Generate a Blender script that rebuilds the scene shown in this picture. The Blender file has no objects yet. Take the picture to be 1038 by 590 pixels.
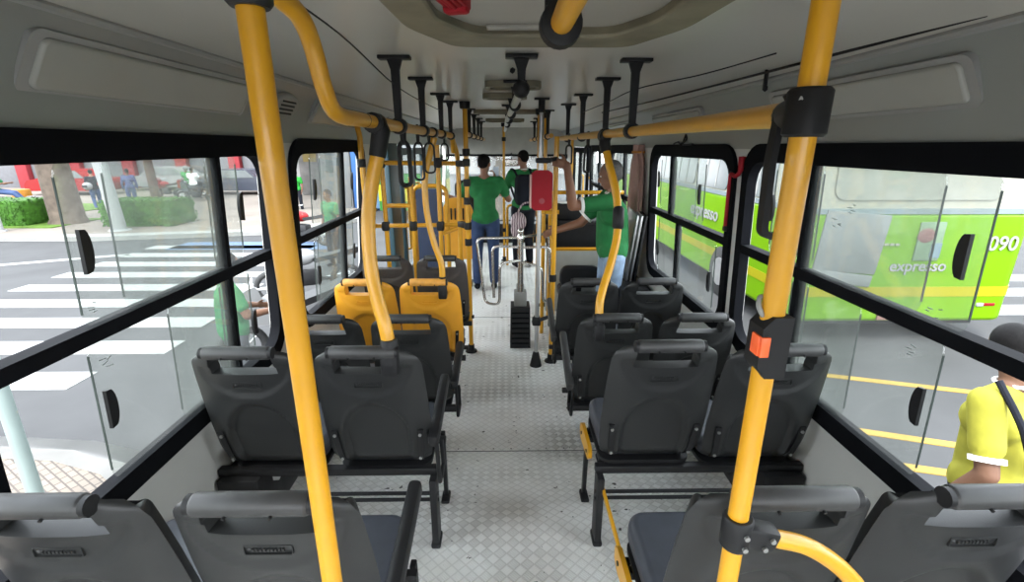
import bpy, bmesh, math, random
from mathutils import Vector, Matrix, Quaternion
random.seed(7)
PI = math.pi
sc = bpy.context.scene
COL = sc.collection

# ------------------------------------------------------------------ materials
MATS = {}
def mat(name, col, rough=0.5, metal=0.0, var=0.0, vscale=6.0, bump=0.0, bscale=120.0, spec=0.5, coat=0.0, stains=None):
    if name in MATS: return MATS[name]
    m = bpy.data.materials.new(name); m.use_nodes = True
    nt = m.node_tree; b = nt.nodes['Principled BSDF']
    c = (col[0], col[1], col[2], 1)
    b.inputs['Base Color'].default_value = c
    b.inputs['Roughness'].default_value = rough
    b.inputs['Metallic'].default_value = metal
    b.inputs['Specular IOR Level'].default_value = spec
    b.inputs['Coat Weight'].default_value = coat
    tc = nt.nodes.new('ShaderNodeTexCoord')
    if var > 0:
        n = nt.nodes.new('ShaderNodeTexNoise'); n.inputs['Scale'].default_value = vscale; n.inputs['Detail'].default_value = 5
        r = nt.nodes.new('ShaderNodeValToRGB')
        r.color_ramp.elements[0].position = 0.3; r.color_ramp.elements[1].position = 0.7
        r.color_ramp.elements[0].color = tuple(x*(1-var) for x in col)+(1,)
        r.color_ramp.elements[1].color = tuple(min(1, x*(1+var)) for x in col)+(1,)
        nt.links.new(tc.outputs['Object'], n.inputs['Vector']); nt.links.new(n.outputs['Fac'], r.inputs['Fac'])
        last = r.outputs['Color']
        if stains:
            n2 = nt.nodes.new('ShaderNodeTexNoise'); n2.inputs['Scale'].default_value = stains[1]; n2.inputs['Detail'].default_value = 8
            r2 = nt.nodes.new('ShaderNodeValToRGB')
            r2.color_ramp.elements[0].position = stains[2]; r2.color_ramp.elements[1].position = stains[2]+.12
            r2.color_ramp.elements[0].color = (0,0,0,1); r2.color_ramp.elements[1].color = (stains[3],)*3+(1,)
            mx = nt.nodes.new('ShaderNodeMix'); mx.data_type = 'RGBA'
            nt.links.new(tc.outputs['Object'], n2.inputs['Vector']); nt.links.new(n2.outputs['Fac'], r2.inputs['Fac'])
            nt.links.new(r2.outputs['Color'], mx.inputs['Factor']); nt.links.new(last, mx.inputs['A'])
            mx.inputs['B'].default_value = tuple(stains[0])+(1,)
            last = mx.outputs['Result']
        nt.links.new(last, b.inputs['Base Color'])
    if bump > 0:
        n = nt.nodes.new('ShaderNodeTexNoise'); n.inputs['Scale'].default_value = bscale; n.inputs['Detail'].default_value = 3
        bp = nt.nodes.new('ShaderNodeBump'); bp.inputs['Strength'].default_value = bump; bp.inputs['Distance'].default_value = 0.004
        nt.links.new(tc.outputs['Object'], n.inputs['Vector']); nt.links.new(n.outputs['Fac'], bp.inputs['Height'])
        nt.links.new(bp.outputs['Normal'], b.inputs['Normal'])
    MATS[name] = m
    return m

OUT = .28   # outdoor colours are darkened to offset the brightened sky
def omat(name, col, *a, **k):
    k.setdefault('spec', .15)
    return mat(name, tuple(c*OUT for c in col), *a, **k)

M_YEL = mat('yellow_paint', (0.62, 0.30, 0.009), 0.33, var=.05, vscale=9, coat=.15)
M_BLK = mat('black_plastic', (0.010, 0.010, 0.011), 0.5, var=.2, vscale=20, spec=.3)
M_RUB = mat('black_rubber', (0.0045, 0.005, 0.0065), 0.8, var=.15, vscale=12, spec=.08)
M_STEEL = mat('black_steel', (0.010, 0.010, 0.011), 0.45, var=.2, vscale=15, spec=.3)
M_SEAT = mat('grey_seat_plastic', (0.0165, 0.0172, 0.0175), 0.42, var=.12, vscale=7, bump=.12, bscale=500, spec=.4)
M_SEATD = mat('brown_grey_seat_plastic', (0.05, 0.043, 0.041), 0.5, var=.12, vscale=7, bump=.12, bscale=500)
M_SEATY = mat('yellow_seat_plastic', (0.72, 0.32, 0.02), 0.42, var=.06, vscale=7, bump=.1, bscale=500)
M_HAND = mat('grey_handle_rubber', (0.030, 0.0298, 0.030), 0.48, var=.15, vscale=25)
M_HANDY = mat('worn_yellow_handle', (0.66, 0.31, 0.05), 0.45, var=.2, vscale=25)
M_CUSH = mat('slate_cushion_vinyl', (0.040, 0.044, 0.056), 0.5, var=.1, vscale=20, bump=.1, bscale=300)
M_CHROME = mat('chrome', (0.62, 0.6, 0.57), 0.22, 1.0, var=.05)
M_GREYM = mat('brushed_grey_metal', (0.5, 0.5, 0.5), 0.35, 0.8, var=.08)
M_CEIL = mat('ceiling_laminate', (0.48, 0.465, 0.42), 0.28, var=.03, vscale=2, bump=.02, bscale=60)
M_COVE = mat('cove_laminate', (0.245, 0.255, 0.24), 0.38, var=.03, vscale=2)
M_WALL = mat('wall_laminate', (0.50, 0.495, 0.47), 0.5, var=.06, vscale=3, stains=((.36,.33,.27), 4, .62, .5))
M_TRIM = mat('grey_trim', (0.30, 0.30, 0.29), 0.45, var=.05)
M_LAMP = mat('lamp_cover', (0.34, 0.34, 0.31), 0.25, var=.03)
M_HATCH = mat('hatch_shell', (0.34, 0.325, 0.285), 0.5, var=.05)
M_HATCHR = mat('hatch_rim_dirty', (0.19, 0.17, 0.115), 0.6, var=.25, vscale=8)
M_RED = mat('red_plastic', (0.30, 0.010, 0.018), 0.6, spec=.2, var=.06)
M_ORG = mat('orange_button', (0.9, 0.13, 0.03), 0.4, var=.05)
M_BLUEP = mat('dark_blue_panel', (0.03, 0.05, 0.105), 0.6, var=.15, stains=((.35,.38,.45), 9, .68, .6))
M_TEAL = mat('dark_teal_panel', (0.008, 0.03, 0.04), 0.45, var=.1)
M_WHITEP = omat('white_paint', (0.8, 0.8, 0.8), 0.4, var=.03)
M_BOLT = mat('zinc_bolt', (0.35, 0.35, 0.34), 0.4, .8, var=.1)
M_GREYB = mat('grey_box', (0.22, 0.22, 0.21), 0.5, var=.1)
M_DESK = mat('desk_grey', (0.33, 0.33, 0.30), 0.5, var=.08)
M_SKIN1 = mat('brown_skin', (0.23, 0.105, 0.06), 0.5, var=.06, vscale=9)
M_SKIN2 = omat('tan_skin', (0.42, 0.22, 0.14), 0.5, var=.06, vscale=9)
M_HAIR = mat('black_hair', (0.006, 0.0055, 0.0055), 0.7, var=.3, vscale=60, bump=.5, bscale=300, spec=.1)
M_HAIRG = mat('grey_hair', (0.10, 0.095, 0.09), 0.7, var=.3, vscale=60, bump=.5, bscale=300)
M_SHG = mat('green_shirt', (0.007, 0.135, 0.032), 0.85, var=.14, vscale=14, bump=.3, bscale=40)
M_SHGL = omat('mint_green_shirt', (0.10, 0.50, 0.20), 0.85, var=.1, vscale=14)
M_SHY = omat('yellow_reflective_shirt', (0.85, 0.80, 0.10), 0.8, var=.2, vscale=9)
M_SHW = mat('white_cloth', (0.82, 0.82, 0.80), 0.85, var=.04)
M_SHR = omat('red_cloth', (0.65, 0.05, 0.06), 0.85, var=.1)
M_SHB = omat('light_blue_cloth', (0.20, 0.24, 0.55), 0.85, var=.1)
M_DARKC = mat('dark_cloth', (0.012, 0.013, 0.018), 0.85, var=.15, spec=.1)
M_JEANB = mat('navy_jeans', (0.022, 0.045, 0.115), 0.85, var=.15, vscale=18)
M_JEANL = mat('light_jeans', (0.22, 0.30, 0.42), 0.85, var=.22, vscale=16)
M_EYE = mat('eye_white', (0.7, 0.7, 0.68), 0.3, var=.03)
M_ASPH = omat('asphalt', (0.165, 0.165, 0.168), 0.9, var=.1, vscale=1.2, bump=.3, bscale=30)
M_LINE = omat('road_paint_white', (0.82, 0.82, 0.80), 0.8, var=.08, vscale=5)
M_LINEY = omat('road_paint_yellow', (0.85, 0.55, 0.12), 0.8, var=.1, vscale=5)
M_BLUEL = omat('road_paint_blue', (0.25, 0.38, 0.62), 0.8, var=.1)
M_CONC = omat('concrete_kerb', (0.72, 0.71, 0.68), 0.85, var=.08, vscale=3)
M_EARTH = omat('dusty_ground', (0.50, 0.43, 0.37), 0.95, var=.15, vscale=.8)
M_LEAF = omat('hedge_leaf', (0.10, 0.30, 0.03), 0.7, var=.4, vscale=6)
M_LEAF2 = omat('tree_leaf', (0.10, 0.26, 0.05), 0.7, var=.4, vscale=3)
M_GRASS = omat('lawn', (0.22, 0.40, 0.06), 0.9, var=.25, vscale=2)
M_BARK = omat('bark', (0.30, 0.24, 0.19), 0.9, var=.3, vscale=4, bump=.6, bscale=20)
M_BUSG = omat('lime_bus_paint', (0.36, 0.78, 0.0), 0.3, var=.02)
M_BUSY = omat('yellow_bus_stripe', (0.85, 0.78, 0.02), 0.3, var=.02)
M_BUSW = omat('cream_bus_paint', (0.82, 0.80, 0.66), 0.3, var=.02)
M_BUSWIN = omat('bus_window_glass', (0.42, 0.46, 0.46), 0.12, var=.25, vscale=1.1)
M_POSTER = omat('grey_poster', (0.52, 0.54, 0.54), 0.6, var=.07, vscale=5)
M_TYRE = mat('tyre', (0.02, 0.02, 0.02), 0.8, var=.1)
M_CARD = mat('dark_car_paint', (0.04, 0.045, 0.06), 0.25, var=.02)
M_CARR = omat('red_paint', (0.6, 0.03, 0.03), 0.25, var=.02)
M_CARW = omat('white_car_paint', (0.75, 0.75, 0.75), 0.25, var=.02)
M_BLDW = omat('white_building', (0.85, 0.84, 0.82), 0.8, var=.04)
M_BLDR = omat('red_building', (0.75, 0.10, 0.12), 0.7, var=.06)
M_BLDG = omat('grey_shutter', (0.45, 0.45, 0.48), 0.6, var=.06)
M_BLUEW = omat('blue_hoarding', (0.10, 0.28, 0.72), 0.6, var=.05)
M_CURT = mat('pinkish_brown_curtain', (0.36, 0.22, 0.19), 0.9, var=.12, vscale=8)
M_EDGE = mat('ground_glass_edge', (.035, .045, .04), .7, var=.05, spec=.1)
M_PAPER = mat('paper', (0.8, 0.8, 0.78), 0.8, var=.02)
M_ETCH = mat('glass_mark_ink', (0.16, 0.18, 0.17), 0.6, var=.1)
M_RUST = omat('pale_teal_post', (0.62, 0.76, 0.72), 0.6, var=.06, vscale=5, stains=((.42,.22,.08), 7, .66, .9))
M_STONE = omat('grey_stone', (0.38, 0.36, 0.34), 0.9, var=.2, vscale=3)
M_ORANGE = omat('orange_plastic', (0.85, 0.35, 0.04), 0.5, var=.06)

def glass_mat(name, tint, haze):
    m = bpy.data.materials.new(name); m.use_nodes = True
    nt = m.node_tree; nt.nodes.clear()
    out = nt.nodes.new('ShaderNodeOutputMaterial')
    tr = nt.nodes.new('ShaderNodeBsdfTransparent'); tr.inputs['Color'].default_value = tint+(1,)
    tl = nt.nodes.new('ShaderNodeBsdfTranslucent'); tl.inputs['Color'].default_value = (.8, .8, .78, 1)
    gl = nt.nodes.new('ShaderNodeBsdfGlossy'); gl.inputs['Roughness'].default_value = .06
    tc = nt.nodes.new('ShaderNodeTexCoord'); no = nt.nodes.new('ShaderNodeTexNoise')
    no.inputs['Scale'].default_value = 5; no.inputs['Detail'].default_value = 6
    mr = nt.nodes.new('ShaderNodeMapRange'); mr.inputs['From Min'].default_value = .3; mr.inputs['From Max'].default_value = .75
    mr.inputs['To Min'].default_value = haze*.75; mr.inputs['To Max'].default_value = haze*1.35
    m1 = nt.nodes.new('ShaderNodeMixShader'); m2 = nt.nodes.new('ShaderNodeMixShader')
    m2.inputs['Fac'].default_value = .05
    nt.links.new(tc.outputs['Object'], no.inputs['Vector']); nt.links.new(no.outputs['Fac'], mr.inputs['Value'])
    nt.links.new(mr.outputs['Result'], m1.inputs['Fac'])
    nt.links.new(tr.outputs[0], m1.inputs[1]); nt.links.new(tl.outputs[0], m1.inputs[2])
    nt.links.new(m1.outputs[0], m2.inputs[1]); nt.links.new(gl.outputs[0], m2.inputs[2])
    nt.links.new(m2.outputs[0], out.inputs['Surface'])
    return m
M_GLASS = glass_mat('dusty_window_glass', (.84, .86, .845), .020)
M_GLASS2 = glass_mat('windshield_glass', (.93, .95, .94), .03)

def tread_mat():
    """aluminium five-bar tread plate: rotated checker of small bar lozenges"""
    m = bpy.data.materials.new('aluminium_tread_plate'); m.use_nodes = True
    nt = m.node_tree; b = nt.nodes['Principled BSDF']; N = nt.nodes.new; L = nt.links.new
    tc = N('ShaderNodeTexCoord'); mp = N('ShaderNodeMapping'); mp.inputs['Rotation'].default_value = (0, 0, PI/4)
    mp.inputs['Scale'].default_value = (25, 25, 25)
    L(tc.outputs['Object'], mp.inputs['Vector'])
    sx = N('ShaderNodeSeparateXYZ'); L(mp.outputs[0], sx.inputs[0])
    def math_(op, a, bb=None, c=None):
        n = N('ShaderNodeMath'); n.operation = op
        for i, v in enumerate((a, bb, c)):
            if v is None: continue
            if isinstance(v, (int, float)): n.inputs[i].default_value = v
            else: L(v, n.inputs[i])
        return n.outputs[0]
    fx = math_('FRACT', sx.outputs[0]); fy = math_('FRACT', sx.outputs[1])
    ix = math_('FLOOR', sx.outputs[0]); iy = math_('FLOOR', sx.outputs[1])
    par = math_('MODULO', math_('ABSOLUTE', math_('ADD', ix, iy)), 2.0)
    inv = math_('SUBTRACT', 1.0, par)
    # five bars inside each cell, direction alternating
    def bars(f, g):
        w = math_('SINE', math_('MULTIPLY', f, 2*PI*4.5))
        bar = math_('MULTIPLY', math_('ADD', w, 1.0), .5)
        e1 = math_('SUBTRACT', 1.0, math_('POWER', math_('ABSOLUTE', math_('MULTIPLY', math_('SUBTRACT', g, .5), 2.0)), 4.0))
        e2 = math_('SUBTRACT', 1.0, math_('POWER', math_('ABSOLUTE', math_('MULTIPLY', math_('SUBTRACT', f, .5), 2.0)), 6.0))
        return math_('MULTIPLY', math_('MULTIPLY', bar, e1), e2)
    def edge(f): return math_('MINIMUM', f, math_('SUBTRACT', 1.0, f))
    ed = math_('MINIMUM', edge(fx), edge(fy))
    edm = math_('SUBTRACT', 1.0, math_('MINIMUM', math_('DIVIDE', ed, .13), 1.0))
    h = math_('ADD', math_('MULTIPLY', bars(fx, fy), par), math_('MULTIPLY', bars(fy, fx), inv))
    cell = math_('ADD', par, 0)
    bp = N('ShaderNodeBump'); bp.inputs['Strength'].default_value = .6; bp.inputs['Distance'].default_value = .004
    L(h, bp.inputs['Height']); L(bp.outputs[0], b.inputs['Normal'])
    no = N('ShaderNodeTexNoise'); no.inputs['Scale'].default_value = 3.0; no.inputs['Detail'].default_value = 7
    L(tc.outputs['Object'], no.inputs['Vector'])
    ra = N('ShaderNodeValToRGB'); ra.color_ramp.elements[0].position = .36; ra.color_ramp.elements[1].position = .56
    ra.color_ramp.elements[0].color = (.86, .84, .80, 1); ra.color_ramp.elements[1].color = (.95, .945, .92, 1)
    L(no.outputs['Fac'], ra.inputs['Fac'])
    # cell borders drawn darker, plus dirty patches mostly on alternate cells
    no2 = N('ShaderNodeTexNoise'); no2.inputs['Scale'].default_value = 2.1; no2.inputs['Detail'].default_value = 4
    L(tc.outputs['Object'], no2.inputs['Vector'])
    edge_and_dirt = math_('ADD', math_('MULTIPLY', edm, .42), math_('MULTIPLY', math_('SUBTRACT', 1.0, math_('MULTIPLY', par, .75)), math_('MULTIPLY', math_('MAXIMUM', math_('SUBTRACT', no2.outputs['Fac'], .40), 0.0), 2.6)))
    mx = N('ShaderNodeMix'); mx.data_type = 'RGBA'; mx.clamp_factor = True
    L(edge_and_dirt, mx.inputs['Factor']); L(ra.outputs[0], mx.inputs['A']); mx.inputs['B'].default_value = (.50, .475, .44, 1)
    # black chips and chewing-gum spots
    no3 = N('ShaderNodeTexNoise'); no3.inputs['Scale'].default_value = 22; no3.inputs['Detail'].default_value = 3
    L(tc.outputs['Object'], no3.inputs['Vector'])
    ch = N('ShaderNodeValToRGB'); ch.color_ramp.elements[0].position = .700; ch.color_ramp.elements[1].position = .715
    L(no3.outputs['Fac'], ch.inputs['Fac'])
    mx2 = N('ShaderNodeMix'); mx2.data_type = 'RGBA'
    L(ch.outputs[0], mx2.inputs['Factor']); L(mx.outputs['Result'], mx2.inputs['A']); mx2.inputs['B'].default_value = (.04, .035, .03, 1)
    L(mx2.outputs['Result'], b.inputs['Base Color'])
    b.inputs['Metallic'].default_value = .15; b.inputs['Roughness'].default_value = .45
    return m
M_FLOOR = tread_mat()

def paver_mat():
    m = bpy.data.materials.new('herringbone_pavers'); m.use_nodes = True
    nt = m.node_tree; b = nt.nodes['Principled BSDF']; N = nt.nodes.new; L = nt.links.new
    tc = N('ShaderNodeTexCoord'); mp = N('ShaderNodeMapping'); mp.inputs['Rotation'].default_value = (0, 0, .55)
    L(tc.outputs['Object'], mp.inputs['Vector'])
    br = N('ShaderNodeTexBrick'); br.inputs['Scale'].default_value = 4.6; br.inputs['Mortar Size'].default_value = .03
    br.inputs['Color1'].default_value = (.135, .11, .087, 1); br.inputs['Color2'].default_value = (.11, .09, .072, 1)
    br.inputs['Mortar'].default_value = (.05, .04, .034, 1); br.offset = .5
    L(mp.outputs[0], br.inputs['Vector']); L(br.outputs['Color'], b.inputs['Base Color'])
    b.inputs['Roughness'].default_value = .9
    return m
M_PAVE = paver_mat()

def stripe_mat():
    m = bpy.data.materials.new('striped_cloth'); m.use_nodes = True
    nt = m.node_tree; b = nt.nodes['Principled BSDF']; N = nt.nodes.new; L = nt.links.new
    tc = N('ShaderNodeTexCoord'); w = N('ShaderNodeTexWave'); w.inputs['Scale'].default_value = 14; w.inputs['Distortion'].default_value = 5
    r = N('ShaderNodeValToRGB'); r.color_ramp.elements[0].color = (.10, .05, .07, 1); r.color_ramp.elements[1].color = (.6, .5, .52, 1)
    L(tc.outputs['Object'], w.inputs['Vector']); L(w.outputs['Fac'], r.inputs['Fac']); L(r.outputs[0], b.inputs['Base Color'])
    return m
M_STRIPE = stripe_mat()

# ------------------------------------------------------------------ mesh helpers
def nb(): return bmesh.new()

def box(bm, c, s, rot=None, bev=0.0, seg=2):
    g = bmesh.ops.create_cube(bm, size=1)
    M = Matrix.Translation(Vector(c)) @ (rot.to_4x4() if rot else Matrix.Identity(4)) @ Matrix.Diagonal((s[0], s[1], s[2], 1))
    bmesh.ops.transform(bm, matrix=M, verts=g['verts'])
    if bev > 0:
        es = list({e for v in g['verts'] for e in v.link_edges})
        bmesh.ops.bevel(bm, geom=es, offset=bev, segments=seg, affect='EDGES', profile=.5)

def bar(bm, p, q, w, h, up=(0, 0, 1), bev=0.0):
    p = Vector(p); q = Vector(q); d = q-p
    y = d.normalized(); u = Vector(up)
    if abs(y.dot(u)) > .98: u = Vector((0, 1, 0))
    x = y.cross(u).normalized(); z = x.cross(y)
    R = Matrix((x, y, z)).transposed()
    box(bm, (p+q)/2, (w, d.length, h), R, bev)

def fillet(pts, r, n=6, closed=False):
    P = [Vector(p) for p in pts]
    out = []
    N = len(P)
    for i in range(N):
        if not closed and i in (0, N-1): out.append(P[i]); continue
        a, b, c = P[i-1], P[i], P[(i+1) % N]
        u = (a-b); v = (c-b)
        lu, lv = u.length, v.length
        u.normalize(); v.normalize()
        t = min(r, lu*.48, lv*.48)
        p0 = b+u*t; p1 = b+v*t
        for k in range(n+1):
            s = k/n
            out.append(p0*(1-s)**2 + b*2*s*(1-s) + p1*s*s)
    return out

def smooth_path(pts, n=8):
    P = [Vector(p) for p in pts]; out = []
    for i in range(len(P)-1):
        p0 = P[max(i-1, 0)]; p1 = P[i]; p2 = P[i+1]; p3 = P[min(i+2, len(P)-1)]
        for k in range(n):
            t = k/n
            out.append(.5*((2*p1)+(-p0+p2)*t+(2*p0-5*p1+4*p2-p3)*t*t+(-p0+3*p1-3*p2+p3)*t**3))
    out.append(P[-1]); return out

def tube(bm, pts, r, seg=14, closed=False, caps=True, flat=1.0):
    P = [Vector(p) for p in pts]
    Q = [P[0]]
    for p in P[1:]:
        if (p-Q[-1]).length > 1e-5: Q.append(p)
    P = Q; n = len(P)
    rr = r if isinstance(r, (list, tuple)) else [r]*n
    if len(rr) != n: rr = [rr[0]+(rr[-1]-rr[0])*i/(n-1) for i in range(n)]
    rings = []; nrm = None; pt = None
    for i in range(n):
        if closed: t = (P[(i+1) % n]-P[i-1]).normalized()
        else: t = (P[min(i+1, n-1)]-P[max(i-1, 0)]).normalized()
        if nrm is None:
            a = Vector((0, 0, 1)) if abs(t.z) < .9 else Vector((1, 0, 0))
            nrm = (a-t*a.dot(t)).normalized()
        else:
            q = pt.rotation_difference(t); nrm = q @ nrm; nrm = (nrm-t*nrm.dot(t)).normalized()
        pt = t; bi = t.cross(nrm)
        rings.append([bm.verts.new(P[i]+nrm*math.cos(2*PI*k/seg)*rr[i]*flat+bi*math.sin(2*PI*k/seg)*rr[i]) for k in range(seg)])
    m = n if closed else n-1
    for i in range(m):
        a, b = rings[i], rings[(i+1) % n]
        for k in range(seg):
            bm.faces.new((a[k], a[(k+1) % seg], b[(k+1) % seg], b[k]))
    if caps and not closed:
        bm.faces.new(list(reversed(rings[0]))); bm.faces.new(rings[-1])

def cyl(bm, p, q, r, seg=16, r2=None):
    tube(bm, [p, q], [r, r2 if r2 is not None else r], seg)

def sph(bm, c, r, sub=2, rot=None):
    s = r if isinstance(r, (tuple, list)) else (r, r, r)
    g = bmesh.ops.create_icosphere(bm, subdivisions=sub, radius=1)
    M = Matrix.Translation(Vector(c)) @ (rot.to_4x4() if rot else Matrix.Identity(4)) @ Matrix.Diagonal((s[0], s[1], s[2], 1))
    bmesh.ops.transform(bm, matrix=M, verts=g['verts'])

def capsule(bm, p, q, r1, r2):
    p = Vector(p); q = Vector(q); d = (q-p)
    L = d.length; d = d.normalized() if L > 1e-6 else Vector((0, 0, 1))
    pts = []; rr = []
    for k in range(5):
        a = PI/2*(1-k/4.0); pts.append(p-d*r1*math.sin(a)); rr.append(max(r1*math.cos(a), .0008))
    for k in range(5):
        a = PI/2*k/4.0; pts.append(q+d*r2*math.sin(a)); rr.append(max(r2*math.cos(a), .0008))
    P = []; R = []
    for a, b in zip(pts, rr):
        if not P or (a-P[-1]).length > 1e-5: P.append(a); R.append(b)
    tube(bm, P, R, 14)

def prism(bm, outline, fn0, fn1):
    """closed outline of (a,b) pairs placed by fn0 and fn1"""
    A = [bm.verts.new(fn0(a, b)) for a, b in outline]; B = [bm.verts.new(fn1(a, b)) for a, b in outline]
    n = len(A)
    bm.faces.new(A); bm.faces.new(list(reversed(B)))
    for i in range(n): bm.faces.new((A[i], B[i], B[(i+1) % n], A[(i+1) % n]))

def rrect(a0, a1, b0, b1, r, n=6):
    pts = []
    for (ca, cb, s) in ((a1-r, b1-r, 0), (a0+r, b1-r, 1), (a0+r, b0+r, 2), (a1-r, b0+r, 3)):
        for k in range(n+1):
            t = PI/2*(s+k/n); pts.append((ca+r*math.cos(t), cb+r*math.sin(t)))
    return pts

def ring_prism(bm, outer, inner, fn0, fn1):
    n = len(outer)
    O0 = [bm.verts.new(fn0(*p)) for p in outer]; I0 = [bm.verts.new(fn0(*p)) for p in inner]
    O1 = [bm.verts.new(fn1(*p)) for p in outer]; I1 = [bm.verts.new(fn1(*p)) for p in inner]
    for i in range(n):
        j = (i+1) % n
        bm.faces.new((O0[i], O0[j], I0[j], I0[i])); bm.faces.new((O1[j], O1[i], I1[i], I1[j]))
        bm.faces.new((O0[j], O0[i], O1[i], O1[j])); bm.faces.new((I0[i], I0[j], I1[j], I1[i]))

def finish(bm, ang=40):
    bmesh.ops.recalc_face_normals(bm, faces=bm.faces)
    for f in bm.faces: f.smooth = True
    a = math.radians(ang)
    for e in bm.edges:
        if len(e.link_faces) == 2 and e.calc_face_angle(0) > a: e.smooth = False

def obj(name, bm, m, parent=None, world=False, ang=40, label=None):
    if world and parent is not None:
        bmesh.ops.translate(bm, verts=bm.verts, vec=-WLOC[parent.name])
    finish(bm, ang)
    me = bpy.data.meshes.new(name); bm.to_mesh(me); bm.free()
    me.materials.append(m)
    o = bpy.data.objects.new(name, me); COL.objects.link(o)
    if parent is not None:
        o.parent = parent; WLOC[o.name] = WLOC[parent.name].copy() if world else Vector((0, 0, 0))
    else: WLOC[o.name] = Vector((0, 0, 0))
    if label: o['label'] = label
    return o
WLOC = {}

def thing(name, label, cat, loc=(0, 0, 0), rz=0.0, group=None):
    o = bpy.data.objects.new(name, None); COL.objects.link(o); o.empty_display_size = .1
    o.location = loc; o.rotation_euler = (0, 0, rz)
    WLOC[o.name] = Vector(loc)
    return tag(o, label, cat, group)

def tag(o, label, cat, group=None, kind=None):
    o['label'] = label; o['category'] = cat
    if group: o['group'] = group
    if kind: o['kind'] = kind
    return o

def struct(name, bm=None, m=None, parent=None, world=True, loc=(0, 0, 0), ang=40, label=None):
    if bm is None:
        o = bpy.data.objects.new(name, None); COL.objects.link(o); o.location = loc; WLOC[o.name] = Vector(loc); o.empty_display_size = .1
    else:
        o = obj(name, bm, m, parent, world, ang)
    if parent is None: o['kind'] = 'structure'
    if label: o['label'] = label
    return o

def dup(root, loc, rz=None, label=None, group=None):
    r = root.copy(); COL.objects.link(r); r.location = loc; WLOC[r.name] = Vector(loc)
    if rz is not None: r.rotation_euler = (0, 0, rz)
    if label: r['label'] = label
    if group: r['group'] = group
    for ch in list(root.children):
        c = ch.copy(); COL.objects.link(c); c.parent = r
        for g in list(ch.children):
            d = g.copy(); COL.objects.link(d); d.parent = c
    return r

def bake(o):
    dg = bpy.context.evaluated_depsgraph_get(); dg.update()
    me = bpy.data.meshes.new_from_object(o.evaluated_get(dg))
    o.modifiers.clear(); o.data = me
    return o

def lerp(a, b, t): return a+(b-a)*t
def interp(x, xs, ys):
    if x <= xs[0]: return ys[0]
    for i in range(len(xs)-1):
        if x <= xs[i+1]:
            return lerp(ys[i], ys[i+1], (x-xs[i])/(xs[i+1]-xs[i]))
    return ys[-1]
def sstep(a, b, x):
    t = max(0, min(1, (x-a)/(b-a))); return t*t*(3-2*t)

# ------------------------------------------------------------------ bus shell (Y runs to the front of the bus)
Y_REAR, Y_FRONT = -1.6, 9.5
FLOW = -0.16
def zf(y): return interp(y, [1.75, 2.5], [0.0, FLOW])
def XL(z): return -(1.19-(z-.7)*.065) if z > .62 else -1.195
def XR(z): return 1.245-(z-.7)*.045 if z > .62 else 1.25
ZC = 1.985

bm = nb()
ys = [Y_REAR, 1.75, 1.95, 2.15, 2.35, 2.5, 4, 6, Y_FRONT+.1]
va = [[bm.verts.new((x, y, zf(y))) for x in (-1.22, 1.27)] for y in ys]
vb = [[bm.verts.new((x, y, zf(y)-.05)) for x in (-1.22, 1.27)] for y in ys]
for i in range(len(ys)-1):
    bm.faces.new((va[i][0], va[i][1], va[i+1][1], va[i+1][0]))
    bm.faces.new((vb[i][1], vb[i][0], vb[i+1][0], vb[i+1][1]))
    for k in (0, 1): bm.faces.new((va[i][k], va[i+1][k], vb[i+1][k], vb[i][k]))
bm.faces.new((va[0][0], va[0][1], vb[0][1], vb[0][0])); bm.faces.new((va[-1][0], va[-1][1], vb[-1][1], vb[-1][0]))
struct('floor', bm, M_FLOOR)
# narrow joint strips between floor plates with small rivets
bm = nb()
for yy in (2.505, 4.9): box(bm, (.03, yy, FLOW+.0005), (2.38, .0035, .003))
for k in range(7): cyl(bm, (-.30+k*.11, 2.53, FLOW-.001), (-.30+k*.11, 2.53, FLOW+.002), .004, 8)
struct('trim_1', bm, M_STEEL)

# ceiling: a flat middle and curved coves down to the windows
L_COVE = [(XL(1.67), 1.665), (-1.115, 1.74), (-1.085, 1.82), (-1.045, 1.89), (-.985, 1.94)]
R_COVE = [(XR(1.64), 1.635), (1.185, 1.71), (1.155, 1.79), (1.125, 1.86), (1.075, 1.91)]
MID = [(-.985, 1.942), (-.93, 1.962), (-.6, ZC), (.03, ZC+.004), (.66, ZC), (1.0, 1.945), (1.075, 1.912)]
def sweep(profile, y0, y1, th, m, name, out):
    bm = nb()
    A = [bm.verts.new((x, y0, z)) for x, z in profile]; B = [bm.verts.new((x, y1, z)) for x, z in profile]
    A2 = [bm.verts.new((x+out[0]*th, y0, z+out[1]*th)) for x, z in profile]; B2 = [bm.verts.new((x+out[0]*th, y1, z+out[1]*th)) for x, z in profile]
    for i in range(len(profile)-1):
        bm.faces.new((A[i], A[i+1], B[i+1], B[i])); bm.faces.new((A2[i+1], A2[i], B2[i], B2[i+1]))
    for q in (0, -1): bm.faces.new((A[q], B[q], B2[q], A2[q]))
    for X, X2 in ((A, A2), (B, B2)):
        for i in range(len(profile)-1): bm.faces.new((X[i], X[i+1], X2[i+1], X2[i]))
    return struct(name, bm, m, ang=50)
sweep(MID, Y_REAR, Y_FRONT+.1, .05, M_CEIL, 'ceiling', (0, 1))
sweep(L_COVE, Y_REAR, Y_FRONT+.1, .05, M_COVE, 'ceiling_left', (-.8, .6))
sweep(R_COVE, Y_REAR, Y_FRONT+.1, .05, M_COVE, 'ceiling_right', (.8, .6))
bm = nb(); tube(bm, [(-.985, Y_REAR, 1.938), (-.985, Y_FRONT, 1.938)], .012, 8); struct('trim_left', bm, M_TRIM)
bm = nb(); tube(bm, [(1.075, Y_REAR, 1.907), (1.075, Y_FRONT, 1.907)], .012, 8); struct('trim_right', bm, M_TRIM)

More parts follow.
